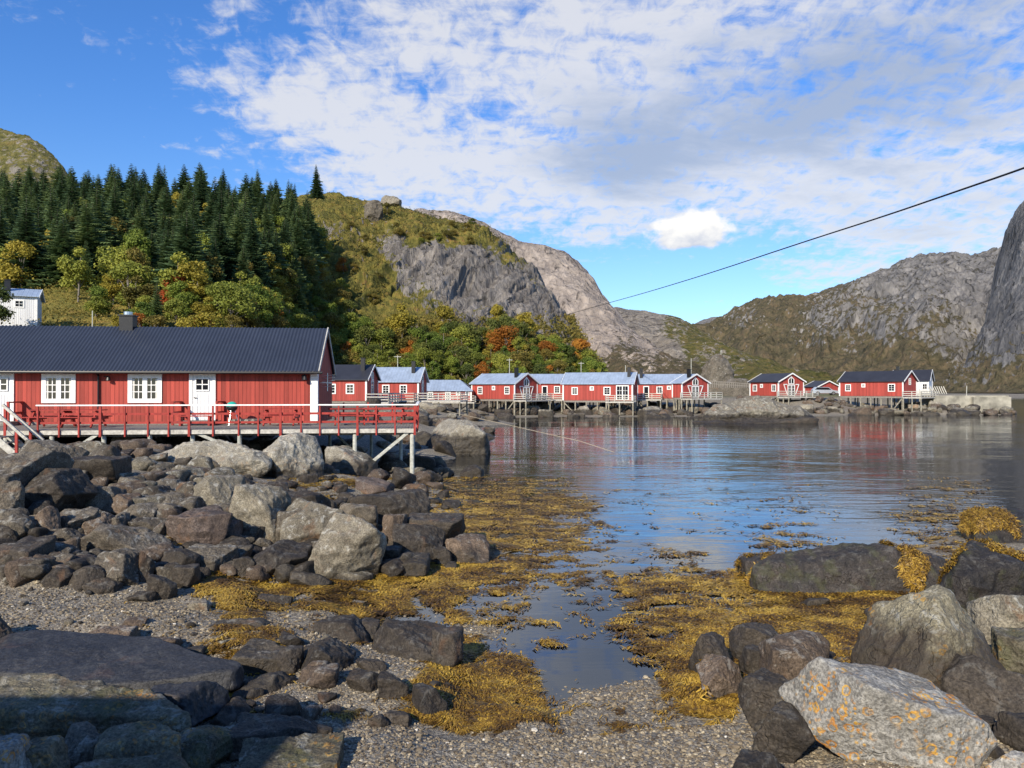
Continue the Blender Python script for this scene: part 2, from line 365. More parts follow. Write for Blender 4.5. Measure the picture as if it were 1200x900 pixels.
# ground: gravel, mud, turf by height
m, t, b = mat('shore_ground'); ge = t.new('ShaderNodeNewGeometry'); P = ge.outputs['Position']; x, y, z = t.sep(P)
v1 = t.voro(P, 24, 'F1', 'Color'); d1 = t.voro(P, 24, 'F1'); v2 = t.voro(P, 60, 'F1', 'Color'); d2 = t.voro(P, 60)
g1 = t.sep(v1)[0]; g2 = t.sep(v2)[1]
gf = t.m('ADD', t.m('MULTIPLY', g1, 0.5), t.m('MULTIPLY', g2, 0.5))
grav = t.ramp(gf, [(0.1, (0.07, 0.060, 0.050)), (0.5, (0.20, 0.175, 0.135)), (0.85, (0.38, 0.335, 0.26))])
big = t.noise(P, 0.6, 5, 0.6)
grav = t.mix(t.sstep(big, 0.35, 0.65, 0.0, 0.45), grav, (0.12, 0.105, 0.085))
mud = t.ramp(t.noise(P, 3.0, 6, 0.7), [(0.35, (0.020, 0.020, 0.014)), (0.6, (0.055, 0.045, 0.024)), (0.75, (0.11, 0.085, 0.035))])
deepf = t.sstep(z, -1.2, -0.15, 1.0, 0.0)
mud = t.mix(deepf, mud, (0.008, 0.013, 0.014))
c = t.mix(t.sstep(t.m('ADD', z, t.m('MULTIPLY', t.m('SUBTRACT', big, .5), .25)), -0.12, 0.04, 1.0, 0.0), grav, mud)
turf = t.ramp(t.noise(P, 0.9, 6, 0.7), [(0.35, (0.045, 0.05, 0.018)), (0.55, (0.11, 0.11, 0.035)), (0.7, (0.17, 0.13, 0.06))])
c = t.mix(t.m('MULTIPLY', t.sstep(z, 2.2, 3.0), t.sstep(y, 60, 90)), c, turf)
t.link(c, b.inputs['Base Color']); b.inputs['Roughness'].default_value = 0.9
t.link(t.bump(t.m('ADD', t.m('MULTIPLY', d1, -0.6), t.m('MULTIPLY', d2, -0.4)), 0.8, 0.03), b.inputs['Normal'])
M['ground'] = m
# pebbles
m, t, b = mat('pebbles'); at_ = t.new('ShaderNodeAttribute', attribute_name='tone')
c = t.ramp(at_.outputs['Fac'], [(0.0, (0.065, 0.050, 0.036)), (0.35, (0.17, 0.135, 0.09)), (0.7, (0.31, 0.255, 0.17)), (0.93, (0.43, 0.37, 0.26)), (1.0, (0.58, 0.54, 0.46))])
t.link(c, b.inputs['Base Color']); b.inputs['Roughness'].default_value = 0.85; M['pebble'] = m
# water
m = bpy.data.materials.new('sea_water'); m.use_nodes = True; t = NT(m.node_tree); t.n.clear(); M['water'] = m
ge = t.new('ShaderNodeNewGeometry'); P = ge.outputs['Position']; x, y, z = t.sep(P)
w1 = t.noise(t.mapv(P, (0.28, 1.0, 1), rot=(0, 0, 0.12)), 1.5, 3, 0.5, 0.6)
w2 = t.noise(t.mapv(P, (0.5, 1.0, 1), rot=(0, 0, -0.2)), 0.35, 2, 0.5, 0.5)
w3 = t.noise(t.mapv(P, (0.7, 1.0, 1)), 6.0, 3, 0.55)
calm = t.m('MULTIPLY', t.sstep(y, 8, 40, 0.12, 1.0), t.sstep(y, 55, 110, 1.0, 0.45))
patch = t.sstep(t.noise(t.mapv(P, (0.35, 1.0, 1)), 0.05, 3, 0.5), 0.40, 0.62, 0.35, 1.25)
hh = t.m('ADD', t.m('ADD', t.m('MULTIPLY', w1, 0.034), t.m('MULTIPLY', w2, 0.085)), t.m('MULTIPLY', w3, 0.006))
hh = t.m('MULTIPLY', t.m('MULTIPLY', hh, calm), patch)
nrm = t.bump(hh, 1.0, 1.0)
gl = t.new('ShaderNodeBsdfGlossy'); gl.inputs['Roughness'].default_value = 0.02; gl.inputs['Color'].default_value = (0.93, 0.96, 1, 1); t.link(nrm, gl.inputs['Normal'])
tr = t.new('ShaderNodeBsdfTransparent'); tr.inputs['Color'].default_value = (0.50, 0.58, 0.50, 1)
fr = t.new('ShaderNodeFresnel'); fr.inputs['IOR'].default_value = 1.85; t.link(nrm, fr.inputs['Normal'])
mx = t.new('ShaderNodeMixShader'); t.link(fr.outputs[0], mx.inputs[0]); t.link(tr.outputs[0], mx.inputs[1]); t.link(gl.outputs[0], mx.inputs[2])
ou = t.new('ShaderNodeOutputMaterial'); t.link(mx.outputs[0], ou.inputs[0])
# seaweed
m, t, b = mat('rockweed'); at_ = t.new('ShaderNodeAttribute', attribute_name='tone'); ge = t.new('ShaderNodeNewGeometry')
nz_ = t.noise(ge.outputs['Position'], 1.1, 5, 0.65)
f = t.m('ADD', t.m('MULTIPLY', at_.outputs['Fac'], 0.55), t.m('MULTIPLY', nz_, 0.6))
c = t.ramp(f, [(0.26, (0.032, 0.018, 0.007)), (0.46, (0.115, 0.062, 0.012)), (0.66, (0.265, 0.158, 0.022)), (0.90, (0.46, 0.30, 0.050))])
t.link(c, b.inputs['Base Color']); b.inputs['Roughness'].default_value = 0.5; M['weed'] = m
m, t, b = mat('rockweed_mat'); ge = t.new('ShaderNodeNewGeometry'); P = ge.outputs['Position']
f = t.m('ADD', t.m('MULTIPLY', t.noise(P, 1.1, 5, 0.65), 0.5), t.m('MULTIPLY', t.noise(P, 30, 4, 0.7, 1.5), 0.5))
c = t.ramp(f, [(0.38, (0.020, 0.014, 0.006)), (0.5, (0.080, 0.046, 0.012)), (0.62, (0.21, 0.12, 0.02))])
t.link(c, b.inputs['Base Color']); b.inputs['Roughness'].default_value = 0.5
t.link(t.bump(t.noise(P, 30, 4, 0.7, 1.5), 0.8, 0.05), b.inputs['Normal']); M['weedmat'] = m
# hillsides
def hillmat(name, rock, rock2, veg, sc=0.03, strat=(1, 1, 0.35), rot=(0.0, 0.5, 0.4), bump=1.0, bd=3.0, thr=0.5):
    m, t, b = mat(name); ge = t.new('ShaderNodeNewGeometry'); P = ge.outputs['Position']; at_ = t.new('ShaderNodeAttribute', attribute_name='rocky')
    Q = t.mapv(P, strat, rot=rot)
    na = t.noise(Q, sc*2, 8, 0.65, 0.6); nb = t.noise(P, sc*12, 8, 0.72); nc_ = t.noise(Q, sc*9, 6, 0.7, 0.5)
    f = t.m('ADD', t.m('MULTIPLY', na, 0.5), t.m('MULTIPLY', nc_, 0.5))
    rc = t.ramp(f, [(0.35, rock2), (0.5, tuple((a+b_)/2 for a, b_ in zip(rock, rock2))), (0.6, rock), (0.72, tuple(min(1, v*1.25) for v in rock))])
    crack = t.sstep(t.noise(Q, sc*5, 5, 0.6, 1.2), 0.36, 0.44, 0.45, 1.0)
    rc = t.mix(1.0, rc, t.comb(crack, crack, crack), 'MULTIPLY')
    vc = t.ramp(t.m('ADD', t.m('MULTIPLY', t.noise(P, sc*3, 6, 0.65), 0.5), t.m('MULTIPLY', nb, 0.5)), veg)
    k = t.m('ADD', at_.outputs['Fac'], t.m('MULTIPLY', t.m('SUBTRACT', t.m('ADD', t.m('MULTIPLY', nc_, .6), t.m('MULTIPLY', nb, .4)), 0.5), 2.6))
    fr_ = t.sstep(k, thr-0.07, thr+0.07)
    t.link(t.mix(fr_, vc, rc), b.inputs['Base Color']); b.inputs['Roughness'].default_value = 0.9; b.inputs['Specular IOR Level'].default_value = 0.15
    hgt = t.m('ADD', t.m('ADD', t.m('MULTIPLY', nc_, 1.0), t.m('MULTIPLY', nb, 0.5)), t.m('MULTIPLY', crack, 0.4))
    t.link(t.bump(hgt, bump, bd), b.inputs['Normal'])
    return m
VEG_A = [(0.36, (0.060, 0.062, 0.018)), (0.46, (0.135, 0.125, 0.03)), (0.55, (0.22, 0.18, 0.042)), (0.63, (0.23, 0.14, 0.045))]
VEG_C = [(0.36, (0.05, 0.052, 0.016)), (0.47, (0.10, 0.095, 0.028)), (0.56, (0.15, 0.12, 0.04)), (0.66, (0.17, 0.12, 0.055))]
VEG_B = [(0.36, (0.045, 0.042, 0.026)), (0.47, (0.085, 0.074, 0.042)), (0.56, (0.125, 0.098, 0.058)), (0.66, (0.15, 0.105, 0.06))]
M['hill_forest'] = hillmat('forest_slope', (0.2, 0.19, 0.17), (0.1, 0.1, 0.09), VEG_A, 0.06, bd=0.6)
M['hill_rock'] = hillmat('grassy_crag', (0.31, 0.28, 0.25), (0.085, 0.077, 0.073), VEG_A, 0.05, (1.7, 1.2, 0.22), (0.0, 0.6, 0.2), 1.0, 1.6)
M['hill_dome'] = hillmat('bare_pink_granite', (0.44, 0.37, 0.31), (0.17, 0.145, 0.13), VEG_B, 0.03, (1.4, 1, 0.3), (0.0, -0.6, 0.2), 0.9, 3.0)
M['hill_mid'] = hillmat('mixed_granite', (0.34, 0.30, 0.25), (0.12, 0.105, 0.09), VEG_C, 0.03, (1, 1, 0.5), (0.0, -0.4, 0.3), 1.0, 3.0, 0.40)
M['mount'] = hillmat('grey_mountain', (0.255, 0.24, 0.225), (0.08, 0.078, 0.08), VEG_B, 0.014, (1.3, 1, 0.35), (0.2, 0.65, 0.3), 1.0, 5.0, 0.54)
M['cliff'] = hillmat('dark_cliff', (0.20, 0.195, 0.195), (0.055, 0.056, 0.062), VEG_B, 0.016, (1.5, 1.2, 0.2), (0.0, -0.25, 0.0), 1.0, 4.0)
M['peak'] = hillmat('brown_peak', (0.27, 0.24, 0.20), (0.11, 0.1, 0.08), [(0.36, (0.06, 0.06, 0.02)), (0.5, (0.13, 0.12, 0.035)), (0.62, (0.17, 0.13, 0.04))], 0.02)
def leafmat(name, stops, rough=0.6, tl=0.35):
    m, t, b = mat(name); at_ = t.new('ShaderNodeAttribute', attribute_name='tone'); oi = t.new('ShaderNodeObjectInfo')
    f = t.m('ADD', t.m('MULTIPLY', at_.outputs['Fac'], 0.5), t.m('MULTIPLY', oi.outputs['Random'], 0.52))
    c = t.ramp(f, stops); t.link(c, b.inputs['Base Color']); b.inputs['Roughness'].default_value = rough; b.inputs['Specular IOR Level'].default_value = 0.15
    if tl:
        tn = t.new('ShaderNodeBsdfTranslucent'); t.link(c, tn.inputs['Color']); mx = t.new('ShaderNodeMixShader'); mx.inputs[0].default_value = tl
        out = [n for n in t.n if n.type == 'OUTPUT_MATERIAL'][0]
        t.link(b.outputs[0], mx.inputs[1]); t.link(tn.outputs[0], mx.inputs[2]); t.link(mx.outputs[0], out.inputs[0])
    return m
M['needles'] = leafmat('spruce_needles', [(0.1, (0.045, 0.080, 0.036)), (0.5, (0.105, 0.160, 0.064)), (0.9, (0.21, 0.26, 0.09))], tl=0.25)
M['leaf_green'] = leafmat('green_leaves', [(0.1, (0.06, 0.095, 0.02)), (0.5, (0.15, 0.20, 0.035)), (0.9, (0.27, 0.30, 0.05))])
M['leaf_dark'] = leafmat('dark_green_leaves', [(0.1, (0.045, 0.065, 0.018)), (0.5, (0.095, 0.12, 0.03)), (0.9, (0.17, 0.18, 0.045))])
M['leaf_lime'] = leafmat('yellow_green_leaves', [(0.1, (0.11, 0.13, 0.022)), (0.5, (0.22, 0.245, 0.045)), (0.9, (0.36, 0.35, 0.06))])
M['leaf_gold'] = leafmat('golden_leaves', [(0.1, (0.16, 0.13, 0.02)), (0.5, (0.30, 0.25, 0.04)), (0.9, (0.44, 0.35, 0.06))])
M['leaf_orange'] = leafmat('orange_leaves', [(0.1, (0.18, 0.075, 0.016)), (0.5, (0.38, 0.14, 0.025)), (0.9, (0.50, 0.24, 0.04))])
M['leaf_red'] = leafmat('red_leaves', [(0.1, (0.13, 0.022, 0.012)), (0.5, (0.32, 0.055, 0.022)), (0.9, (0.42, 0.12, 0.03))])
M['leaf_brown'] = leafmat('olive_brown_leaves', [(0.1, (0.075, 0.07, 0.02)), (0.5, (0.17, 0.145, 0.035)), (0.9, (0.27, 0.20, 0.05))])
M['bark'] = simple('grey_bark', (0.16, 0.14, 0.12), 0.9, var=0.4, scale=6)

# ------------------------------------------------------------------ ground height
GP = []   # (X, Y, z)
def g_px(px, py, z):
    Y = (CAMZ-z)*F/(py-HOR); GP.append(((px-600)/F*Y, Y, z))
def g_y(px, Y, z): GP.append(((px-600)/F*Y, Y, z))
for a in [(400,890,.45),(600,890,.38),(750,890,.40),(880,880,.42),(590,845,.12),(760,820,.03),(690,838,.02),(850,815,.12),(620,815,-.02),
          (690,780,-.14),(640,700,-.3),(720,640,-.7),(590,705,-.15),(500,730,.0),(520,700,-.04),(700,740,-.12),
          (100,890,.2),(250,890,.2),(0,890,.2),(0,820,.1),(100,800,.1),(100,770,.25),(250,800,.15),(350,830,.25),(450,800,.25),(150,720,.45),(0,700,.5),(0,745,.42),(300,740,.35),(370,722,.12),(330,690,.15),(250,690,.35),(430,722,.0),
          (450,700,-.02),(560,680,-.06),(600,620,-.14),(650,580,-.4),(580,560,-.4),(520,600,0),(400,680,.08),(660,540,-.8),(600,520,-.8),
          (0,660,.8),(150,660,.6),(300,660,.4),(400,650,.3),(500,640,.08),(0,600,1.3),(150,600,1.0),(300,600,.8),(450,600,.35),(0,540,1.8),(150,540,1.5),(250,560,1.1),(350,560,.8),(430,560,.35),(500,560,-.05),
          (1100,890,.6),(1190,800,.6),(1000,790,.25),(950,740,0.03),(900,700,0.0),(860,695,-.06),(1100,720,.1),(1190,640,.1),(1150,610,-.2),(1050,625,-.4),(870,640,-.6),(1190,580,-1.0),
          (800,700,-.06),(780,760,-.02),(850,760,.05),(800,560,-1.8),(900,600,-1.3),(750,600,-1.0)]: g_px(*a)
for a in [(0,36,2.0),(150,36,1.4),(300,36,1.0),(400,36,.6),(480,36,.1),(540,38,-.1),(600,38,-1.2),(0,45,2.6),(200,45,2.2),(400,45,1.4),(500,46,.4),(560,46,-.3),(620,50,-2),
          (0,60,4),(300,60,3.2),(450,65,1.6),(520,68,.6),(560,70,-.1),(620,75,-2),(400,85,2.4),(500,90,1.6),(550,92,.4),(585,96,-.2),(640,98,-1.5),(-200,60,4),(-200,40,3),
          (450,110,3.2),(540,112,1.2),(600,112,.2),(700,112,.15),(800,113,.15),(860,115,.1),(900,116,.2),(600,104,-.8),(700,104,-.8),(800,104,-1),(900,105,-1.2),
          (600,121,.35),(700,121,.3),(800,122,.3),(880,122,1.2),(600,130,1.6),(700,130,1.4),(800,130,1.4),(600,142,3.2),(700,142,3.2),(800,142,3),(900,130,2.3),(950,128,2.2),(1000,131,1.0),(1080,131,1.2),(950,119,.3),(1040,121,.1),(1100,123,.8),(1170,123,.2),(1215,124,-1),
          (1000,110,-2),(1100,112,-2),(1200,110,-3),(1000,150,3),(1080,150,2.2),(1180,150,-1.5),(1260,140,-3),(1150,250,-3),(1250,300,-3),(1350,200,-3),(1000,250,3.5),(1080,300,2.5),(1120,520,1.5),(1200,600,1.0),
          (1000,60,-4),(1200,60,-4),(1400,60,-4),(800,60,-4),(700,80,-3),(900,80,-4),(1300,90,-4),(700,45,-3),(900,40,-3),(1200,35,-3),(1400,30,-2.5),
          (300,150,4),(600,200,5),(800,250,5),(0,150,5),(-300,200,5),(900,600,4),(400,600,5),(1400,800,4),(0,2000,5),(600,2500,5),(1200,2500,5)]: g_y(*a)
GP += [(-12,4,1.2),(-6,3,1.1),(0,3,.8),(6,3,.9),(12,4,1.2),(-15,-3,1.8),(0,-3,1.6),(15,-3,1.6),(-15,-15,2.2),(0,-15,2.2),(15,-15,2.0),(-40,-15,2.4),(40,-15,1.6),(30,10,0.2),(45,20,-2),(-20,12,1.2),(-30,20,2.0)]
GP = np.array(GP)
def _warp(X, Y):
    Yp = np.maximum(Y+6, 1.0) if isinstance(Y, np.ndarray) else max(Y+6, 1.0)
    return X/Yp*2.2, np.log(Yp)*2.2
_ga, _gb = _warp(GP[:,0], np.maximum(GP[:,1], -4.5) )
def gz_base(X, Y):
    X = np.atleast_1d(np.asarray(X, float)); Y = np.atleast_1d(np.asarray(Y, float))
    a, b_ = _warp(X, np.maximum(Y, -4.5)); out = np.empty_like(a)
    for i in range(0, len(a), 20000):
        d2 = (a[i:i+20000, None]-_ga)**2 + (b_[i:i+20000, None]-_gb)**2 + 0.0006
        w = 1/d2**2.2; out[i:i+20000] = (w*GP[:,2]).sum(1)/w.sum(1)
    return out
def gz(X, Y):
    X = np.atleast_1d(np.asarray(X, float)); Y = np.atleast_1d(np.asarray(Y, float))
    z = gz_base(X, Y)
    amp = np.clip((Y-5)/60, 0.03, 0.25)
    return z + amp*0.6*fbm2(X, Y, 0.5, 4, 3) + 0.03*fbm2(X, Y, 1.7, 3, 5)
def hit(px, py, lo=4.0, hi=400.0):
    Ys = np.geomspace(lo, hi, 900); X = (px-600)/F*Ys; Zr = CAMZ-(py-HOR)/F*Ys
    g = gz(X, Ys); idx = np.where(Zr <= g)[0]
    k = idx[0] if len(idx) else len(Ys)-1
    return Vector((X[k], Ys[k], g[k]))
# fan-shaped sheet, fine near the shore, out to the horizon
ny, nx = 620, 460
Yl = np.concatenate([np.linspace(-30, 3, 40)[:-1], np.geomspace(7, 66, 400)-4, np.geomspace(63, 9000, ny-438)])
ny = len(Yl); U = np.linspace(-1, 1, nx); U = np.sign(U)*(np.abs(U)**1.25)*1.9
YY, UU = np.meshgrid(Yl, U, indexing='ij'); XX = UU*(np.maximum(YY, -14)+22)
V = np.stack([XX.ravel(), YY.ravel(), gz(XX.ravel(), YY.ravel())], 1)
def grid_faces(a, b):
    i = np.arange(a*b).reshape(a, b); return np.stack([i[:-1,:-1], i[:-1,1:], i[1:,1:], i[1:,:-1]], -1).reshape(-1, 4)
tag(link_mesh('ground', np_mesh('ground', V, grid_faces(ny, nx), M['ground'], True)), kind='structure')
wv = MB(); wv.add([(-9000,-40,0),(9000,-40,0),(9000,9000,0),(-9000,9000,0)], [(0,1,2,3)])
tag(wv.build('water', M['water']), kind='structure')
del V, XX, YY, UU

# ------------------------------------------------------------------ hills
def idw(px, py, pts, p=2.0):
    pts = np.array(pts, float); out = np.empty(len(px))
    for i in range(0, len(px), 20000):
        d2 = (px[i:i+20000, None]-pts[:,0])**2 + (py[i:i+20000, None]-pts[:,1])**2 + 16
        w = 1/d2**p; out[i:i+20000] = (w*pts[:,2]).sum(1)/w.sum(1)
    return out
HILLS = {}
def hill(name, cols, prof, ns, nt, amp, nsc, seed, material, rocky, back=0.5, rough=1.0, ridged=0.5, strat=None):
    c = np.array(cols, float); s = np.linspace(0, 1, ns); k = np.linspace(0, 1, len(c))
    col = [np.interp(s, k, c[:,j]) for j in range(c.shape[1])]
    ker = np.hanning(max(3, ns//len(c)//2*2+1)); ker /= ker.sum(); pad = len(ker)//2
    col = [np.convolve(np.pad(v, pad, mode='reflect', reflect_type='odd'), ker, 'valid') for v in col]
    rpx, rpy, rY, fpx, fY, fz = col
    R = np.stack([(rpx-600)/F*rY, rY, CAMZ+(HOR-rpy)/F*rY], 1); Ft = np.stack([(fpx-600)/F*fY, fY, fz], 1)
    tb = np.linspace(0, 1, nt); tt = np.concatenate([tb, 1+np.linspace(0, back, nt//4)[1:]])
    P = np.empty((len(tt), ns, 3)); 
    for j, t_ in enumerate(tt):
        xy = Ft[:,:2] + (R[:,:2]-Ft[:,:2])*t_
        if t_ <= 1: z = Ft[:,2] + (R[:,2]-Ft[:,2])*prof(t_, s)
        else: z = R[:,2] - (R[:,2]-Ft[:,2])*((t_-1)*1.3)**1.3
        P[j,:,:2] = xy; P[j,:,2] = z
    V = P.reshape(-1, 3); T = np.repeat(tt, ns)
    env = np.clip(T*6, 0, 1)*np.clip(0.25+np.abs(1-T)*3, 0, 1)
    Q = V*nsc
    if strat is not None:      # strata: compress the noise along one tilted axis
        ax = np.array(strat[0]); ax = ax/np.linalg.norm(ax); Q = Q + np.outer(V@ax, ax)*nsc*strat[1]
    n = fbm(Q, 6, seed, 0.55)*(1-ridged) + fbm(Q*1.3, 6, seed+50, 0.55, ridged=True)*ridged
    V[:,2] += amp*env*n
    n3 = fbm(Q*1.1+9, 5, seed+90, 0.6, ridged=True)
    V[:,1] -= amp*0.6*env*n3*rough; V[:,0] += amp*0.35*env*fbm(Q+31, 4, seed+7)*rough
    V[:,2] += amp*0.16*fbm(V*nsc*9, 4, seed+3, 0.6)*np.clip(T*6, 0, 1)
    Fc = grid_faces(len(tt), ns)
    ppx = 600+V[:,0]/V[:,1]*F; ppy = HOR-(V[:,2]-CAMZ)/V[:,1]*F
    N = np.zeros_like(V); fn = np.cross(V[Fc[:,1]]-V[Fc[:,0]], V[Fc[:,3]]-V[Fc[:,0]])
    for q in range(4): np.add.at(N, Fc[:,q], fn)
    N /= np.linalg.norm(N, axis=1)[:,None]+1e-9
    slope = 1-np.abs(N[:,2])
    rk = idw(ppx, ppy, rocky) + (slope-0.45)*0.5
    me = np_mesh(name, V, Fc, material, True, {'rocky': rk})
    o = tag(link_mesh(name, me), kind='structure')
    fm = T <= 0.99
    HILLS[name] = (V[fm], ppx[fm], ppy[fm])
    return o
def on_hill(name, px, py):
    V, hx, hy = HILLS[name]; d = (hx-px)**2+(hy-py)**2
    k = np.where(d < d.min()+6)[0]; k = k[np.argmin(V[k,1])]
    return Vector(V[k])
lin = lambda t_, s: t_**1.2
hill('forest_hill', [(-420,250,190,-420,48,4.5),(-150,250,195,-200,48,4),(0,246,200,0,50,3.6),(100,242,200,80,52,3.4),(200,238,200,180,56,3.2),(300,240,205,270,62,3),(350,252,200,322,86,2.6),(385,310,190,378,124,2.4),(405,390,165,400,148,2.2),(420,440,155,420,150,2.2)],
     lin, 300, 160, 3.0, 0.03, 11, M['hill_forest'], [(0,300,0.05),(200,300,.05),(100,370,.1),(400,350,.05)], rough=0.3, ridged=0.2)
def p_rock(t_, s):
    cl = np.clip((s-0.27)/0.25, 0, 1)                       # cliffy to the right
    a = t_**1.1
    b_ = np.interp(t_, [0, .30, .45, .72, .85, 1], [0, .26, .42, .86, .95, 1.0])
    return a*(1-cl) + b_*cl
hill('crag_hill', [(270,250,270,290,128,3),(330,234,270,330,128,3),(385,226,268,380,128,3),(430,236,265,430,128,3),(470,244,265,470,128,3),(520,260,260,515,128,3),(560,277,262,560,130,3),(600,303,258,600,130,3),(628,328,252,632,132,3),(650,358,240,655,134,3),(668,385,215,675,136,3),(690,425,185,690,140,3),(712,452,160,705,144,3)],
     p_rock, 520, 300, 7.0, 0.035, 21, M['hill_rock'],
     [(340,260,-.1),(400,250,.15),(435,245,.5),(470,250,.1),(520,258,.1),(560,275,.2),(400,300,.1),(430,300,.25),(395,265,.45),(370,330,-.1),(440,270,.3),(410,340,.15),(430,370,.0),(500,352,.4),(520,330,.9),(460,290,.8),(500,300,1.1),(550,300,1.2),(600,330,1.25),(640,370,1.3),(620,345,1.25),(560,340,1.0),(480,330,.7),(570,370,.7),(540,275,.15),(600,300,.4),(630,330,.7),(490,275,.15),(450,340,-.05),(470,365,.05),(440,310,.1),(430,395,.2),(500,390,.3),(600,390,.5),(640,400,.6),(680,430,.8),(600,430,.2),(500,430,.2)],
     rough=1.0, ridged=0.6, strat=((-0.75, 0.1, 0.62), 2.2))
hill('granite_dome', [(430,262,470,440,300,6),(480,246,465,480,300,6),(530,246,460,520,300,6),(570,264,455,560,300,6),(605,284,450,595,300,6),(640,288,440,630,300,5),(668,299,430,660,295,5),(690,320,420,690,285,5),(703,345,410,715,270,5),(716,364,400,740,255,4),(740,392,380,775,240,4),(775,418,340,810,225,4),(815,440,290,850,215,4),(850,455,240,880,210,4)],
     lambda t_, s: np.interp(t_, [0, .2, .5, .8, 1], [0, .18, .52, .9, 1]), 420, 240, 9.0, 0.018, 31, M['hill_dome'],
     [(520,250,.8),(600,290,1.1),(650,320,1.3),(690,350,1.3),(700,400,1.0),(740,420,.6),(780,430,.5),(720,430,.35),(700,430,.7),(820,445,.25),(760,400,.8),(680,400,1.0),(560,265,.75)], ridged=0.4, rough=.6, strat=((0.6, 0.1, 0.7), 1.2))
hill('saddle_hill', [(640,370,640,650,420,5),(700,362,630,690,400,5),(730,360,620,720,380,5),(765,364,610,760,360,5),(795,372,600,790,330,5),(820,388,570,830,290,5),(845,402,520,860,260,5),(880,418,460,900,240,4.5),(925,434,400,940,230,4),(965,448,330,975,215,4),(1000,456,280,1000,205,3.5)],
     lambda t_, s: t_**0.9, 360, 180, 10.0, 0.014, 41, M['hill_mid'],
     [(720,370,1.0),(760,375,.9),(740,395,.9),(790,385,.5),(780,410,1.0),(830,415,.5),(860,425,.45),(900,440,.25),(860,405,.4),(950,452,.25),(700,400,.9),(815,395,.35)], ridged=0.5, rough=.7)
hill('grey_mountain', [(700,392,1900,760,900,4),(790,388,1800,800,850,4),(830,379,1700,840,800,4),(868,360,1600,880,760,4),(905,352,1550,920,720,4),(950,350,1500,965,690,3),(985,339,1450,1000,660,3),(1010,326,1400,1030,640,3),(1060,306,1300,1075,620,2),(1100,300,1250,1110,600,2),(1140,303,1200,1160,600,1),(1170,297,1150,1200,600,1),(1230,280,1100,1260,600,1),(1330,260,1100,1350,600,1)],
     lambda t_, s: np.interp(t_, [0, .25, .6, 1], [0, .14, .5, 1]), 640, 380, 60.0, 0.0052, 51, M['mount'],
     [(840,395,.25),(870,370,.5),(880,400,.1),(920,365,.25),(940,390,.45),(960,370,.6),(900,430,.0),(960,430,.0),(1000,360,.6),(1000,400,.45),(1040,330,.8),(1040,380,.6),(1020,420,.05),(1060,430,.2),(1080,350,.75),(1100,320,.85),(1120,400,.7),(1090,440,.25),(1100,380,.5),(1150,440,.45),(1150,350,.9),(1190,440,.5),(1180,455,.1)],
     ridged=0.6, rough=.9, strat=((-0.6, 0.1, 0.7), 1.0))
hill('dark_cliff', [(1115,449,600,1100,540,2),(1130,440,620,1112,530,2),(1147,405,650,1130,520,2),(1159,348,690,1148,510,2),(1170,304,700,1164,500,2),(1181,270,700,1178,490,2),(1191,248,690,1195,485,2),(1202,233,680,1215,480,2),(1260,200,660,1280,470,2),(1400,160,660,1420,470,2)],
     lambda t_, s: np.interp(t_, [0, .35, .55, 1], [0, .14, .45, 1]), 420, 320, 26.0, 0.010, 61, M['cliff'],
     [(1150,430,.3),(1190,440,.2),(1180,410,.6),(1180,350,1.2),(1190,280,1.2),(1160,370,1.0),(1130,420,.5),(1120,440,.3)], ridged=0.6, rough=.8, strat=((1, 0.2, 0.15), 1.6))
hill('brown_peak', [(-300,120,640,-300,480,40),(-60,141,620,-60,450,40),(0,151,600,0,440,40),(32,158,590,40,430,40),(55,174,580,70,430,40),(75,198,560,100,430,40),(100,240,540,130,430,40)],
     lambda t_, s: t_**0.7, 200, 120, 8.0, 0.02, 71, M['peak'], [(0,160,.45),(40,170,.5),(60,190,.5)], rough=.6)
hill('far_peak', [(760,400,4200,760,3000,5),(800,386,4200,800,3000,5),(822,376,4200,820,3000,5),(838,371,4200,838,3000,5),(852,374,4200,852,3000,5),(880,388,4200,880,3000,5),(930,400,4200,930,3000,5)],
     lambda t_, s: t_, 120, 60, 40, 0.003, 81, M['mount'], [(830,380,.9)])

exec_after = []
# ------------------------------------------------------------------ rocks
def ico(n):
    t0 = (1+5**.5)/2
    v = np.array([(-1,t0,0),(1,t0,0),(-1,-t0,0),(1,-t0,0),(0,-1,t0),(0,1,t0),(0,-1,-t0),(0,1,-t0),(t0,0,-1),(t0,0,1),(-t0,0,-1),(-t0,0,1)], float)
    f = np.array([(0,11,5),(0,5,1),(0,1,7),(0,7,10),(0,10,11),(1,5,9),(5,11,4),(11,10,2),(10,7,6),(7,1,8),(3,9,4),(3,4,2),(3,2,6),(3,6,8),(3,8,9),(4,9,5),(2,4,11),(6,2,10),(8,6,7),(9,8,1)])
    v /= np.linalg.norm(v, axis=1)[:,None]
    for _ in range(n):
        e = np.sort(np.concatenate([f[:,[0,1]], f[:,[1,2]], f[:,[2,0]]]), axis=1); u, inv = np.unique(e, axis=0, return_inverse=True); inv = inv.ravel()
        mid = v[u].mean(1); mid /= np.linalg.norm(mid, axis=1)[:,None]; b0 = len(v); v = np.concatenate([v, mid]); m_ = inv.reshape(3, -1)+b0
        f = np.concatenate([np.stack([f[:,0], m_[0], m_[2]], 1), np.stack([f[:,1], m_[1], m_[0]], 1), np.stack([f[:,2], m_[2], m_[1]], 1), np.stack([m_[0], m_[1], m_[2]], 1)])
    return v, f
ICO = {n: ico(n) for n in (1, 2, 3, 4, 5, 6)}
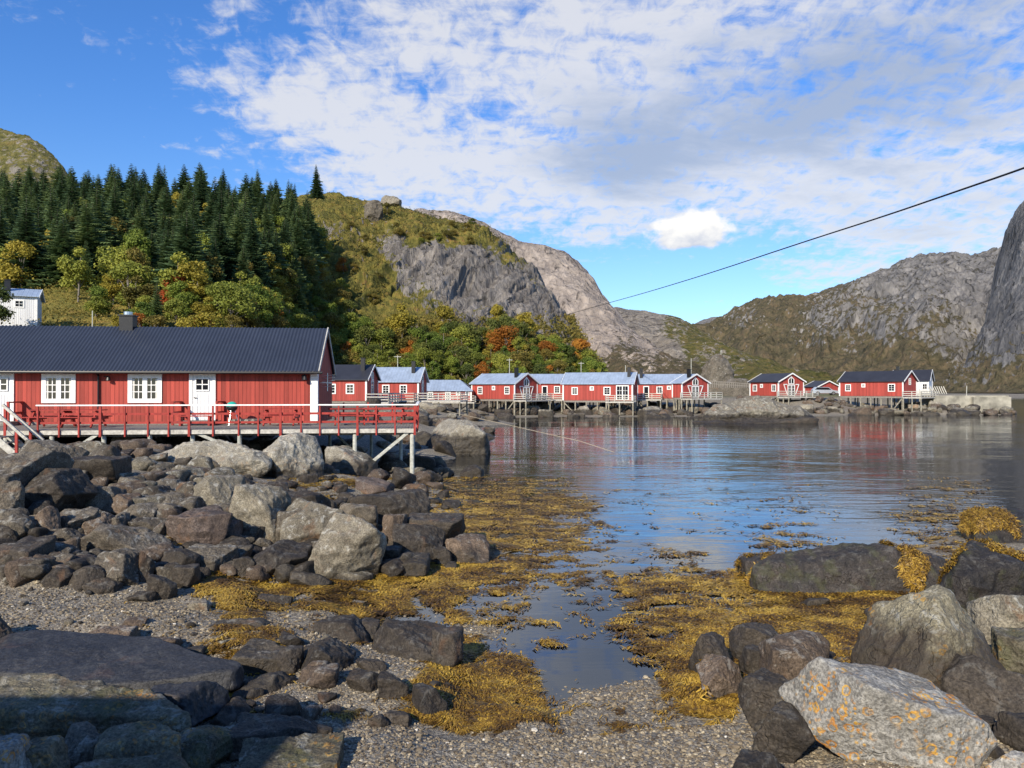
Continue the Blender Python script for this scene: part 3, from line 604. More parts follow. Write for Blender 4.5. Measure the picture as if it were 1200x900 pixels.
def rock_verts(lv, seed, w, d, h, sharp=30, planes=12, rough=0.05, extra=()):
    D, f = ICO[lv]; r = np.random.default_rng(seed)
    n = r.normal(size=(planes, 3)); n /= np.linalg.norm(n, axis=1)[:,None]; dist = r.uniform(0.62, 1.0, planes)
    ax = np.array([(1,0,0),(-1,0,0),(0,1,0),(0,-1,0),(0,0,1),(0,0,-1)], float); n = np.concatenate([n, ax]); dist = np.concatenate([dist, r.uniform(0.85, 1.05, 6)])
    for (a, b_, c, q) in extra:
        e = np.array([[a, b_, c]], float); n = np.concatenate([n, e/np.linalg.norm(e)]); dist = np.append(dist, q)
    k = np.clip(D@n.T/dist, 0, None); rad = (k**sharp).sum(1)**(-1/sharp)
    V = D*rad[:,None]
    mn, mx_ = V.min(0), V.max(0); V = (V-(mn+mx_)/2)/(mx_-mn)*2
    sz = np.array([w, d, h])/2; V = V*sz; L = (w*d*h)**(1/3)
    q = V/L; nr = D/sz*L; nr /= np.linalg.norm(nr, axis=1)[:,None]
    off = rough*1.5*fbm(q*2.2, 4, seed) + rough*0.8*fbm(q*4.5+5, 4, seed+9, ridged=True) + rough*0.25*fbm(q*17, 3, seed+4)
    return V+nr*(off*L)[:,None], f
ROCKN = [0]
def rock(px0, px1, pt, pb, m='rock', label=None, group=None, seed=None, Y=None, depth=1.0, bury=0.18, lv=None, sharp=None, rough=0.045, name='boulder', rot=None, extra=(), planes=11, tilt=0.0, cat='rock', free=False):
    ROCKN[0] += 1; seed = seed if seed is not None else 100+ROCKN[0]
    cx = (px0+px1)/2
    if Y is None:
        p = hit(cx, pb-0.06*(pb-pt)); Y = p.y
    zb = CAMZ+(HOR-pb)/F*Y; k = Y/F
    w = (px1-px0)*k; h = (pb-pt)*k
    d = max(0.55*w, min(w, h*1.6))*depth
    # a rock seen from above: its drawn height is part top surface
    vt = (pb+pt)/2; dip = max(0, (vt-HOR)/F)
    hh = max(h-0.45*d*dip, h*0.55)
    Yc = Y+d*0.42
    px_mid = cx; X = (px_mid-600)/F*Yc; sc = Yc/Y
    w *= sc; hh *= sc
    ztop = CAMZ+(HOR-pt)/F*(Yc+0.12*d) ; zlow = ztop-hh*(1+bury) if free else min(ztop-hh*(1+bury), gz_base(X, Yc)[0]-0.06)
    H = ztop-zlow
    if lv is None: lv = 5 if (px1-px0) > 45 else (4 if px1-px0 > 18 else 3)
    r = np.random.default_rng(seed)
    V, f = rock_verts(lv, seed, w, d, H, sharp or r.uniform(20, 60), planes, rough, extra)
    o = link_mesh(name, np_mesh(name, V, f, M[m], True)); o.location = (X, Yc, (ztop+zlow)/2)
    o.rotation_euler = (r.uniform(-.05, .05), tilt, r.uniform(-.15, .15) if rot is None else rot)
    tag(o, label or 'grey boulder lying in the rock pile below the red deck', cat, group)
    return o
G1 = 'boulders of the rock pile below the deck'; G2 = 'dark boulders on the gravel in front'; G3 = 'boulders by the golden seaweed on the right'; G4 = 'rocks along the cabin shore'
# right foreground
rock(935,1160,776,915,'rock_lichen','largest foreground boulder, pale grey block speckled with orange lichen at bottom right', seed=12, Y=6.6, lv=6, sharp=26, depth=.75, extra=((0.28,-.1,1,.62),(-1,-.2,.15,.85)), tilt=.10, rough=.035)
rock(1015,1160,692,850,'rock_cap','peaked boulder with orange cap and dark brown lower half behind the lichen block', seed=33, Y=8.2, lv=6, sharp=30, extra=((-.9,-.2,.75,.62),(.75,-.3,.7,.75)), depth=.8)
rock(1098,1210,772,875,'rock_dark','dark angular boulder leaning beside the lichen block near the right edge', seed=47, Y=7.6, lv=6, tilt=.3)
rock(1146,1230,688,758,'rock_pale','grey cracked boulder cut by the right edge under the black slab', seed=52, Y=9.6, lv=5)
rock(1168,1230,742,806,'rock_olive','white speckled boulder cut by the right edge below the grey cracked one', seed=58, Y=8.6)
rock(868,948,788,872,'rock_dark','dark wedge boulder on the gravel left of the lichen block', seed=61, Y=7.7, lv=6)
rock(898,976,746,812,'rock_brown','squarish brown boulder standing before the golden seaweed', seed=66, lv=5, Y=9.0)
rock(856,914,727,768,'rock_dark','black knobbly boulder sitting on the edge of the golden seaweed', seed=71, Y=10.6)
rock(868,908,753,792,'rock_dark','small dark round boulder below the black knobbly one', seed=75, Y=9.8)
rock(813,868,768,812,'rock_brown','flat brown boulder half covered by golden seaweed', seed=79, Y=9.3)
rock(810,853,741,778,'rock_dark','dark boulder with a brown side in the seaweed left of the black knobbly one', seed=83, Y=10.1)
rock(886,948,826,900,'rock_dark','low dark boulder wedged against the left end of the lichen block', seed=87, Y=7.0, lv=5)
rock(953,1028,778,806,'rock_dark','thin dark wedge of rock behind the top of the lichen block', seed=90, Y=8.0)
rock(1176,1215,836,890,'rock_dark','dark boulder at the right edge beside the lichen block', seed=94, Y=6.9)
rock(1160,1225,878,925,'rock_lichen','low boulder with orange lichen in the bottom right corner', seed=98, Y=6.0)
rock(845,925,884,915,'rock_dark','low dark stone at the bottom edge left of the lichen block', seed=101, Y=6.2)
rock(880,1150,640,712,'rock_black','long black rock slab lying across the bay on the right', seed=104, Y=14.5, lv=6, sharp=16, depth=.5, rough=.04, extra=((-.5,-.2,1,.7),))
rock(868,912,652,690,'rock_black','black rounded lobe at the left tip of the long slab', seed=107, Y=15.4)
rock(1090,1230,640,750,'rock_black','black sloping slab with golden weed running to the right edge', seed=109, Y=12.5, lv=6, sharp=14, depth=.6, tilt=.25)
rock(1128,1240,600,672,'rock_black','dark rock topped with golden weed rising from the water at the right edge', seed=112, Y=18.5, lv=5, depth=.6)
rock(940,968,699,713,'rock_dark','small dark stone showing through the golden seaweed under the slab', seed=115)
rock(1015,1062,707,728,'rock_dark','flat dark stone at the right end of the golden seaweed', seed=118)
# centre dark group
rock(437,530,729,796,'rock_dark','largest dark flat topped boulder at the water edge, centre left', seed=121, Y=10.6, lv=6, sharp=34)
rock(505,541,738,790,'rock_dark','narrow dark boulder at the right end of the flat topped one', seed=125, Y=10.4)
rock(345,414,747,815,'rock_dark','dark five sided boulder facing the gravel', seed=129, Y=9.9, lv=6, sharp=34)
rock(368,436,724,780,'rock_dark','dark boulder behind the five sided one', seed=133, Y=11.2)
rock(412,444,727,752,'rock_dark','small dark stone at the water edge behind the dark group', seed=137)
for i, a in enumerate([(408,446,782,814),(446,480,786,820),(482,524,804,844),(434,456,835,853),(418,456,771,787),(326,356,742,762),(326,354,759,792),(455,482,830,850)]):
    rock(*a, 'rock_dark', 'dark stone lying at the edge of the gravel by the brown weed', G2, seed=140+i*3)
rock(236,330,726,774,'rock','grey rounded boulder between the beach and the dark slab', seed=171, Y=11.0, lv=5)
rock(270,334,757,814,'rock','grey boulder with a pale pointed top beside the slab end', seed=174, Y=10.0)
rock(283,352,785,846,'rock','rounded grey boulder with a dark side left of the gravel', seed=177, Y=9.2, lv=5)
rock(250,318,818,880,'rock_dark','dark grey boulder low between slab and gravel', seed=180, Y=8.4)
rock(276,400,842,896,'rock_dark','wide grey and black boulder at the bottom, left of the gravel', seed=183, Y=7.7, lv=6, depth=.8)
rock(282,400,868,925,'rock_olive','olive mossy boulder at the bottom edge left of the gravel', seed=186, Y=6.8, lv=6)
# left bottom
rock(-90,292,754,830,'rock_slab','wide flat black wet slab on the left above the lichen rocks', seed=190, Y=9.2, lv=6, sharp=30, depth=.55, rough=.02, extra=((0.1,-.2,1,.5),), rot=-.12, cat='rock slab')
rock(-60,240,800,900,'rock_olive','wide olive brown rock with orange lichen rings at the left edge', seed=193, Y=7.7, lv=6, depth=.6, sharp=14)
rock(178,258,796,862,'rock_slab','black boulder at the right end of the wide olive rock', seed=196, Y=8.2, lv=5)
rock(122,216,848,925,'rock_olive','olive rounded boulder in the bottom left, left of the pitted one', seed=199, Y=6.8, lv=6, sharp=14)
rock(188,274,850,905,'rock_olive','grey pitted boulder in the bottom left beside the olive one', seed=202, Y=7.2, lv=6)
rock(95,228,884,930,'rock_olive','low brown rock along the bottom edge, left part', seed=205, Y=6.2, lv=5)
rock(28,82,866,925,'rock_olive','brown rounded stone with an orange spot near the bottom left corner', seed=208, Y=6.4, lv=5)
rock(-20,48,860,925,'rock_lichen','stone with yellow lichen in the bottom left corner', seed=211, Y=6.2, lv=5)
rock(74,128,852,905,'rock','dark speckled stone between the lichen stone and the olive boulder', seed=214, Y=6.9, lv=5)
rock(105,156,736,772,'rock_brown','orange brown boulder alone on the pale gravel beach', seed=217)
rock(168,212,744,775,'rock_brown','dark brown boulder on the beach beside the orange brown one', seed=220)
for i, a in enumerate([(210,238,759,782),(46,82,744,768),(144,174,723,737),(160,184,692,707),(226,250,702,716)]):
    rock(*a, ['rock','rock_dark','rock_brown','rock_dark','rock_pale'][i], ['small grey stone between beach boulders and slab','dark stone on the gravel above the black slab','flat brown stone in the middle of the gravel beach','dark stone at the upper edge of the gravel beach','pale stone on the beach by the golden weed'][i], seed=225+i)
rock(-30,16,720,760,'rock_dark','dark rounded boulder cut by the left edge on the gravel beach', seed=233)
# left pile
big = [(27,95,515,548,'rock','rounded dark grey boulder at the top left of the pile under the steps'),(-30,62,528,604,'rock','broad grey boulder at the left edge just below the steps'),
 (58,142,536,574,'rock_dark','slanting dark boulder above the pile, right of the steps'),(34,102,550,606,'rock_dark','big dark angular boulder in the upper left of the pile'),
 (100,198,613,660,'rock','long grey loaf shaped boulder in the middle of the pile'),(118,168,644,690,'rock','rounded grey boulder at the pile foot below the loaf shaped one'),
 (230,280,558,610,'rock_pale','pale pointed boulder high in the pile'),(266,336,567,634,'rock_pale','large grey boulder right of the pale pointed one'),
 (193,282,598,650,'rock_red','reddish brown broad boulder in the pile'),(226,278,611,650,'rock_red','dark red boulder under the broad reddish brown one'),
 (288,362,636,684,'rock_dark','dark wedge boulder at the foot of the pile'),(334,412,587,650,'rock_pale','pale slanted boulder behind the big pale one'),
 (366,450,601,686,'rock_pale','big pale boulder standing at the foot of the pile by the golden weed'),(418,504,577,618,'rock_dark','flat topped dark boulder right of the pale boulders'),
 (478,542,604,642,'rock_dark','grey brown slanting slab at the right of the pile'),(463,522,612,662,'rock_dark','dark grey boulder below the slanting slab'),
 (518,572,629,666,'rock_brown','last boulder at the right end of the pile, amid golden weed'),(94,138,600,634,'rock_brown','boulder stained orange in the middle of the pile')]
for i, a in enumerate(big): rock(*a[:4], a[4], a[5], None, seed=240+i*7, lv=5)
sm = [(0,42,598,634,'rock'),(-20,27,564,612,'rock'),(72,102,551,574,'rock'),(96,140,569,606,'rock'),(126,160,579,606,'rock_brown'),(144,184,590,614,'rock'),(44,70,594,628,'rock_brown'),
 (64,112,597,626,'rock'),(124,149,601,626,'rock'),(54,99,617,640,'rock'),(48,85,635,662,'rock'),(8,52,631,668,'rock_dark'),(54,87,647,672,'rock'),(84,119,650,670,'rock_red'),(84,124,663,694,'rock_dark'),
 (104,138,678,697,'rock_dark'),(52,90,663,690,'rock_dark'),(176,207,670,706,'rock_dark'),(204,233,661,692,'rock_dark'),(225,278,638,674,'rock'),(194,232,643,676,'rock_dark'),(158,180,644,684,'rock_dark'),
 (-10,20,638,660,'rock'),(148,194,606,622,'rock'),(186,222,578,604,'rock'),(174,212,588,612,'rock'),(318,350,598,642,'rock'),(343,388,670,690,'rock'),(393,436,667,684,'rock_pale'),(306,342,694,710,'rock_dark'),
 (398,442,588,624,'rock'),(448,474,603,644,'rock_brown'),(453,502,649,678,'rock'),(418,462,561,586,'rock_red'),(470,504,566,594,'rock_brown'),(330,384,576,604,'rock_dark'),(338,372,592,616,'rock_dark'),
 (140,176,560,586,'rock'),(172,216,562,586,'rock'),(208,240,566,596,'rock'),(0,36,545,575,'rock'),(300,338,566,594,'rock_dark'),(-10,30,612,642,'rock_dark'),(276,300,652,680,'rock_dark'),(262,296,630,652,'rock_dark'),(440,470,640,662,'rock_dark'),(500,530,640,664,'rock_dark')]
for i, a in enumerate(sm):
    lb = {'rock':'grey stone wedged among the boulders of the pile below the deck','rock_dark':'dark stone wedged low among the boulders of the pile','rock_brown':'brown stained stone among the boulders of the pile','rock_red':'reddish stone among the boulders of the pile','rock_pale':'flat pale stone lying in the weed before the big pale boulder'}[a[4]]
    rock(*a[:4], a[4], lb, G1+' ('+a[4].replace('rock_','').replace('rock','grey')+')', seed=400+i*5)
# under the deck
rock(168,326,515,570,'rock_tall','largest pale boulder, low and broad, right below the deck edge', seed=601, Y=25.5, lv=6, sharp=14, depth=.6)
rock(300,376,511,580,'rock_tall','pale round boulder with an orange stain below the deck', seed=605, Y=26.0, lv=6, sharp=14)
rock(383,438,523,576,'rock_tall','brownish boulder standing between two deck posts', seed=609, Y=29.5, lv=5)
rock(96,142,529,550,'rock_pale','pale boulder in the shade under the deck', seed=613, Y=30)
rock(500,573,491,556,'rock_tall','big pale and orange shore boulder with a black foot beyond the deck', seed=617, Y=46, lv=6, sharp=14, depth=.8, extra=((-.6,-.3,.8,.6),))
rock(466,508,532,562,'rock_dark','dark boulder at the waterline left of the big shore boulder', seed=621, Y=36)
rock(540,566,545,566,'rock_dark','dark low rock at the foot of the big shore boulder', seed=624, Y=34)
RB = {}
RMATS = ['rock', 'rock_dark', 'rock_brown', 'rock_pale']
def rubble(n, place, mats, seed0, lv=3):
    """small stones nobody would count: collected per material into one mesh"""
    r = random.Random(seed0)
    for i in range(n):
        X, Y, w = place(r); g = gz(X, Y)[0]; m_ = r.choice(mats)
        V, f = rock_verts(lv, seed0+i, w, w*r.uniform(.6, 1.1), w*r.uniform(.5, .85), r.uniform(12, 30), 12, .06)
        a = r.uniform(0, 6.28); c_, s_ = math.cos(a), math.sin(a)
        V = np.stack([V[:,0]*c_-V[:,1]*s_+X, V[:,0]*s_+V[:,1]*c_+Y, V[:,2]+g+w*r.uniform(.05, .25)], 1)
        L_ = RB.setdefault('all', [[], [], [], 0]); L_[0].append(V); L_[1].append(f+L_[3]); L_[2].append(np.full(len(f), RMATS.index(m_))); L_[3] += len(V)
def pile_(r):
    px = r.uniform(-20, 530); py = r.uniform(548, 680); p = hit(px, py); return p.x, p.y, r.uniform(.22, .62)
def under_(r):
    px = r.uniform(90, 520); Y = r.uniform(27, 42); return xz(px, Y), Y, r.uniform(.35, 1.2)
rubble(260, pile_, ['rock', 'rock', 'rock', 'rock_dark', 'rock_dark', 'rock_dark', 'rock_brown'], 9000)
rubble(170, under_, ['rock', 'rock_pale', 'rock_dark', 'rock_brown'], 9500)
def bch_(r):
    p = hit(r.uniform(20, 560), r.uniform(690, 850)); return p.x, p.y, r.uniform(.05, .14)
def gap_(r):
    px = r.uniform(110, 270); Y = r.uniform(18, 29); return xz(px, Y), Y, r.uniform(.3, .95)
rubble(110, gap_, ['rock', 'rock_pale', 'rock_brown'], 9700)
rubble(60, bch_, ['rock_dark', 'rock', 'rock_pale'], 9800, 2)
def rt_(r):
    p = hit(r.uniform(820, 1190), r.uniform(745, 890)); return p.x, p.y, r.uniform(.12, .35)
rubble(50, rt_, ['rock_dark', 'rock_dark', 'rock'], 9900)
def bl_(r):
    p = hit(r.uniform(0, 400), r.uniform(780, 890)); return p.x, p.y, r.uniform(.15, .4)
rubble(60, bl_, ['rock_dark', 'rock', 'rock_brown'], 9950)
def bankA(r):
    px = r.uniform(560, 870); Y = r.uniform(112, 131); return xz(px, Y), Y, r.uniform(.5, 1.9)
def bankB(r):
    px = r.uniform(930, 1180); Y = r.uniform(117, 130 if px < 1085 else 123.5); return xz(px, Y), Y, r.uniform(.5, 1.7)
def bankC(r):
    px = r.uniform(420, 575); Y = r.uniform(44, 108); return xz(px, Y), Y, r.uniform(.4, 1.6)
rubble(170, bankA, ['rock', 'rock_dark', 'rock_pale', 'rock_brown'], 12000)
rubble(130, bankB, ['rock', 'rock_pale', 'rock_pale', 'rock_brown'], 12300)
rubble(150, bankC, ['rock', 'rock_dark', 'rock_pale', 'rock_brown'], 12600)
L_ = RB['all']; me = np_mesh('rubble', np.concatenate(L_[0]), np.concatenate(L_[1]), None, True)
for m_ in RMATS: me.materials.append(M[m_])
me.polygons.foreach_set('material_index', np.concatenate(L_[2]).astype(np.int32))
tag(link_mesh('rubble', me), 'small rubble stones filling the gaps between the shore boulders', 'rubble', kind='stuff')
# far shore stones
r_ = random.Random(11)
for i in range(150):
    if i < 95: px = r_.uniform(560, 880); Y = r_.uniform(105, 125)
    elif i < 125: px = r_.uniform(930, 1190); Y = r_.uniform(116, 124)
    else: px = r_.uniform(480, 580); Y = r_.uniform(50, 100)
    X = xz(px, Y); g = gz(X, Y)[0]
    if g < -0.6: g = -0.35
    s_ = r_.uniform(.8, 2.6) if i < 120 else r_.uniform(.7, 2.4); pb = HOR+(CAMZ-g)/Y*F; w = s_/Y*F
    rock(px-w/2, px+w/2, pb-w*r_.uniform(.35, .6), pb+2, r_.choice(['rock_shore','rock_shore','rock','rock_dark','rock_brown']), 'stone on the tidal shore below the far cabins', G4, seed=1200+i, Y=Y, lv=3)
rock(826,948,466,497,'rock_shore','pale rocky islet with a dark weedy foot before the far cabins', seed=1403, Y=90, lv=6, depth=.55, sharp=12, extra=((-.5,-.3,.85,.55),(.5,-.3,.85,.6)), name='islet', cat='islet', rough=.07)
rock(812,952,487,500,'rock_dark','dark weedy ledge at the foot of the rocky islet', seed=1407, Y=88, lv=4, depth=.6, name='rock_ledge')
rock(822,860,416,450,'rock_knoll','round bare granite knoll behind the far cabins', seed=1411, Y=210, lv=6, sharp=9, planes=24, free=True, bury=.6, name='rock_knoll')
rock(846,880,443,460,'rock_knoll','low granite outcrop left of the cabin with the gable window', seed=1415, Y=190, lv=5, sharp=10, planes=20, free=True, bury=.6, name='rock_knoll')
rock(427,450,237,258,'rock','lone grey boulder balanced on the grassy hilltop', seed=1419, free=True, Y=on_hill('crag_hill', 438, 256).y-1, lv=5)
rock(447,470,229,243,'rock_pale','small boulder on the skyline of the hill right of the balanced one', seed=1423, free=True, Y=262, lv=4)

# ------------------------------------------------------------------ cabins
def window(parent, m_frame, cx, y, cz, w, h, cols, rows, axis='x', sgn=-1, fw=0.10, name='window', double=False):
    """frame + pane; on a wall whose outside faces sgn*y (axis x) or sgn*x (axis y)"""
    fr = MB(); pn = MB(); d = 0.05
    def bx(mb, a0, a1, z0, z1, o0, o1):
        o0, o1 = sorted((y+sgn*o0, y+sgn*o1))
        if axis == 'x': mb.box(a0, a1, o0, o1, z0, z1)
        else: mb.box(o0, o1, a0, a1, z0, z1)
    x0, x1, z0, z1 = cx-w/2, cx+w/2, cz-h/2, cz+h/2
    bx(fr, x0, x0+fw, z0, z1, 0.003, d); bx(fr, x1-fw, x1, z0, z1, 0.003, d)
    bx(fr, x0+fw, x1-fw, z1-fw, z1, 0.003, d); bx(fr, x0+fw, x1-fw, z0, z0+fw, 0.003, d)
    if double: bx(fr, cx-fw*.55, cx+fw*.55, z0+fw, z1-fw, 0.003, d-.005)
    bw = 0.035 if w > 1.0 else 0.04
    for i in range(1, cols):
        if double and i*2 == cols: continue
        xx = x0+fw+(w-2*fw)*i/cols; bx(fr, xx-bw/2, xx+bw/2, z0+fw, z1-fw, 0.003, d-.018)
    for i in range(1, rows):
        zz_ = z0+fw+(h-2*fw)*i/rows; bx(fr, x0+fw, x1-fw, zz_-bw/2, zz_+bw/2, 0.003, d-.02)
    bx(pn, x0+fw, x1-fw, z0+fw, z1-fw, 0.002, 0.014)
    f = fr.build(name, m_frame, parent); pn.build('pane', M['glass'], f)
    return f
def gable_roof(parent, L, W, eave, rise, over, overx, m_roof, m_trim, corr=0.0, thick=0.10, hip=0.0):
    """ridge along x, centred"""
    hw = W/2+over; slope = rise/(W/2); ze = eave-over*slope; zr = eave+rise
    n = max(2, int(L/0.02)) if corr else 2
    x = np.linspace(-L/2-overx, L/2+overx, n+1)
    dz = 0.018*np.sin(x*2*math.pi/corr) if corr else np.zeros_like(x)
    V = []
    for (yy, z0) in ((-hw, ze), (0, zr), (hw, ze)):
        xs = x.copy()
        if hip and yy == 0: xs = np.clip(xs, -L/2-overx, L/2+overx-hip)
        V.append(np.stack([xs, np.full_like(x, yy), z0+dz+thick], 1))
    for (yy, z0) in ((-hw, ze), (0, zr), (hw, ze)):
        xs = x.copy()
        if hip and yy == 0: xs = np.clip(xs, -L/2-overx, L/2+overx-hip)
        V.append(np.stack([xs, np.full_like(x, yy), np.full_like(x, z0)], 1))
    V = np.concatenate(V); m_ = n+1; Fc = []
    i = np.arange(n)
    def strip(a, b_, flip=False):
        q = np.stack([a*m_+i, a*m_+i+1, b_*m_+i+1, b_*m_+i], 1); return q[:, ::-1] if flip else q
    Fc = np.concatenate([strip(0, 1), strip(1, 2), strip(3, 4, True), strip(4, 5, True), strip(3, 0), strip(2, 5)])
    ends = []
    for e in (0, n): ends += [[0*m_+e, 1*m_+e, 4*m_+e, 3*m_+e], [1*m_+e, 2*m_+e, 5*m_+e, 4*m_+e]]
    if hip: ends += [[0*m_+n, 2*m_+n, 1*m_+n, 1*m_+n]]
    Fc = np.concatenate([Fc, np.array(ends)])
    me = np_mesh('roof', V, Fc, m_roof, False); rf = link_mesh('roof', me, parent)
    # barge boards
    for sx in ((-1, 1) if not hip else (-1,)):
        tr = MB()
        xx = sx*(L/2+overx+0.02)
        for sy in (-1, 1): tr.beam((xx, sy*hw, ze+thick*.35), (xx, 0, zr+thick*.35), 0.045, 0.20)
        tr.build('barge_board', m_trim, parent)
    return rf
def wall_mesh(parent, L, W, eave, rise, mt, hip=False):
    w = MB(); r = 0.0 if hip else rise
    hw = W/2
    pts = [(-hw, 0), (hw, 0), (hw, eave)] + ([] if hip else [(0, eave+rise)]) + [(-hw, eave)]
    w.prismx(pts, -L/2, L/2)
    return w.build('wall', mt, parent)
def chimney(parent, x, y, z0, z1, s=0.42, cap=True):
    c = MB(); c.box(x-s/2, x+s/2, y-s/2, y+s/2, z0, z1); c.box(x-s/2-.05, x+s/2+.05, y-s/2-.05, y+s/2+.05, z1, z1+.06)
    o = c.build('chimney', M['black'], parent)
    if cap: q = MB(); q.cyl((x, y, z1+.06), (x, y, z1+.22), s*.32, s*.32, 12); q.build('chimney_cap', M['steel'], o)
    return o
def solve(fn, target, lo, hi):
    s0 = fn(lo)-target
    for _ in range(50):
        mid = (lo+hi)/2
        if (fn(mid)-target)*s0 > 0: lo = mid
        else: hi = mid
    return (lo+hi)/2
def far_cabin(label, pxl, pxc, pxr, Y, yf, ye, yr, W, roof='roof_light', wins=(), gable=None, chim=None, stilts=True, Lmax=14, deck=None, name='cabin', hip=0.0, wallm='red_far', stilt_to=None, group=None, th=None):
    C = Vector((xz(pxc, Y), Y, 0))
    pr = lambda v: 600+F*v.x/v.y
    if th is None: th = solve(lambda a: pr(C+Vector((math.sin(a), math.cos(a), 0))*W), pxr, math.radians(-40), math.radians(85))
    L = solve(lambda l: pr(C+Vector((-math.cos(th), math.sin(th), 0))*l), pxl, 1, Lmax+6)
    zf = zz_of(yf, Y); ev = zz_of(ye, Y)-zf; 
    cen = C + Vector((-math.cos(th), math.sin(th), 0))*L/2 + Vector((math.sin(th), math.cos(th), 0))*W/2
    Yr = C.y+math.cos(th)*W/2; rise = max(0.8, zz_of(yr, Yr)-zf-ev-0.1)
    root = empty(name, (cen.x, cen.y, zf), -th); tag(root, label, 'cabin', group)
    wall_mesh(root, L, W, ev, rise, M[wallm], bool(hip))
    gable_roof(root, L, W, ev, rise, 0.30, 0.30, M[roof], M['white'], 0.0, 0.08, hip)
    cb = MB()
    for sx in (-1, 1):
        cb = MB(); cb.box(sx*(L/2)-.10, sx*(L/2)+.10, -W/2-.035, -W/2-.004, 0, ev-.05); cb.build('corner_board', M['white'], root)
    for sy in (-1, 1):
        cb = MB(); cb.box(L/2+.004, L/2+.035, sy*(W/2-.1)-.10, sy*(W/2-.1)+.10, 0, ev-.05); cb.build('corner_board', M['white'], root)
    for (fx, w, h, c, r, zc) in wins:
        window(root, M['white'], (fx-.5)*L, -W/2, zc*ev, w, h, c, r, 'x', -1, 0.13, double=(c == 4))
    if gable == 'door':
        f = window(root, M['white'], 0, L/2, ev*.40, 1.7, ev*.78, 4, 3, 'y', 1, .15, 'door', True)
        # pointed light above
        a = MB(); z0 = ev*.85; zt = ev+rise*.62
        for s_ in (-1, 1):
            a.box(L/2+.004, L/2+.05, s_*.62-.07, s_*.62+.07, z0, z0+(zt-z0)*.6)
            a.beam((L/2+.03, s_*.66, z0+(zt-z0)*.55), (L/2+.03, 0, zt), .05, .13)
        a.box(L/2+.004, L/2+.05, -.05, .05, z0, zt-.1); a.box(L/2+.004, L/2+.05, -.6, .6, z0-.06, z0+.05)
        w_ = a.build('window', M['white'], root); q = MB(); q.prismx([(-.6, z0), (.6, z0), (.6, z0+(zt-z0)*.55), (0, zt-.05), (-.6, z0+(zt-z0)*.55)], L/2+.002, L/2+.012); q.build('pane', M['glass'], w_)
        b_ = MB()
        for s_ in (-1, 1):
            b_.beam((L/2+.05, s_*1.0, ev*.12), (L/2+.05, s_*1.75, ev*.78), .05, .13); b_.beam((L/2+.05, s_*1.0, ev*.80), (L/2+.05, s_*1.8, ev*.80), .05, .13)
        b_.build('brace', M['white'], root)
    elif gable == 'window':
        window(root, M['white'], 0, L/2, ev*.95, .9, 1.1, 2, 3, 'y', 1, .12)
    elif gable == 'glazed':
        window(root, M['white'], 0, L/2, ev*.5, 1.3, ev*.9, 2, 3, 'y', 1, .12, 'door'); window(root, M['white'], 0, L/2, ev*1.15, 1.2, ev*.35, 2, 1, 'y', 1, .1)
    for (fx, hgt, s_) in (chim or ()): chimney(root, (fx-.5)*L, -W*.2, ev+rise*.45, ev+rise+hgt+.25, s_, False)
    if stilts:
        sb = -zf-0.6 if stilt_to is None else stilt_to-zf
        fl = MB(); fl.box(-L/2, L/2, -W/2+.05, W/2-.05, -.28, -.003); fl.build('floor_beam', M['grey_wood'], root)
        nx_ = max(3, int(L/1.5)); xs = [(-L/2+.15)+(L-.3)*i/nx_ for i in range(nx_+1)]
        for i, x_ in enumerate(xs):
            for y_ in (-W/2+.15, 0, W/2-.15):
                if y_ > 0 and i % 2: continue
                s_ = MB(); s_.cyl((x_, y_, sb), (x_, y_, -.28), .12, .11, 7); s_.build('stilt', M['pile'], root)
        for i in (0, nx_-1):
            a, b_ = xs[i], xs[i+1]
            if i == 0: a, b_ = b_, a
            s_ = MB(); s_.beam((b_, -W/2+.0, -.35), (a, -W/2+.0, max(sb+.7, -2.6)), .10, .14); s_.build('brace', M['pile'], root)
    if deck:
        for (side, a0, a1, dep) in deck:
            dk = MB(); rl = MB()
            if side == 'f':
                x0, x1 = (a0-.5)*L, (a1-.5)*L; y1 = -W/2-.04; y0 = y1-dep
            else:
                x0, x1 = L/2+.04, L/2+.04+dep; y0, y1 = a0*W-W/2, a1*W-W/2
            dk.box(x0, x1, y0, y1, -.30, -.14); d_ = dk.build('deck', M['white_old'], root)
            segs = [((x0, y0), (x1, y0)), ((x0, y0), (x0, y1)), ((x1, y0), (x1, y1))] if side == 'f' else [((x0, y0), (x1, y0)), ((x1, y0), (x1, y1)), ((x0, y1), (x1, y1))]
            for (p, q) in segs:
                for z_ in (.15, .45, .78): rl.beam((p[0], p[1], z_), (q[0], q[1], z_), .05, .11 if z_ < .7 else .09)
                n_ = max(1, int(math.dist(p, q)/1.3))
                for i in range(n_+1):
                    f_ = i/n_; X_ = p[0]+(q[0]-p[0])*f_; Y_ = p[1]+(q[1]-p[1])*f_; rl.box(X_-.05, X_+.05, Y_-.05, Y_+.05, -.14, .78)
            rl.build('railing', M['white_old'], d_)
            sb = -zf-0.6 if stilt_to is None else stilt_to-zf
            for (X_, Y_) in ((x0+.1, y0+.1), (x1-.1, y0+.1), ((x0+x1)/2, y0+.1), (x1-.1, y1-.1)):
                s_ = MB(); s_.cyl((X_, Y_, sb), (X_, Y_, -.30), .10, .10, 7); s_.build('stilt', M['pile'], d_)
    return root
sq = lambda fx: (fx, .95, 1.15, 2, 3, .55)
sm_ = lambda fx: (fx, .62, .62, 2, 2, .70)
far_cabin('red cabin with charcoal roof just right of the near cabin end', 362, 429, 443, 86, 470, 444, 427, 6.0, 'roof_far', [sq(.15), sq(.40) , sq(.72)], 'glazed', [(.88, .5, .45)], deck=[('r', .0, 1.0, 2.5)], stilt_to=0.5)
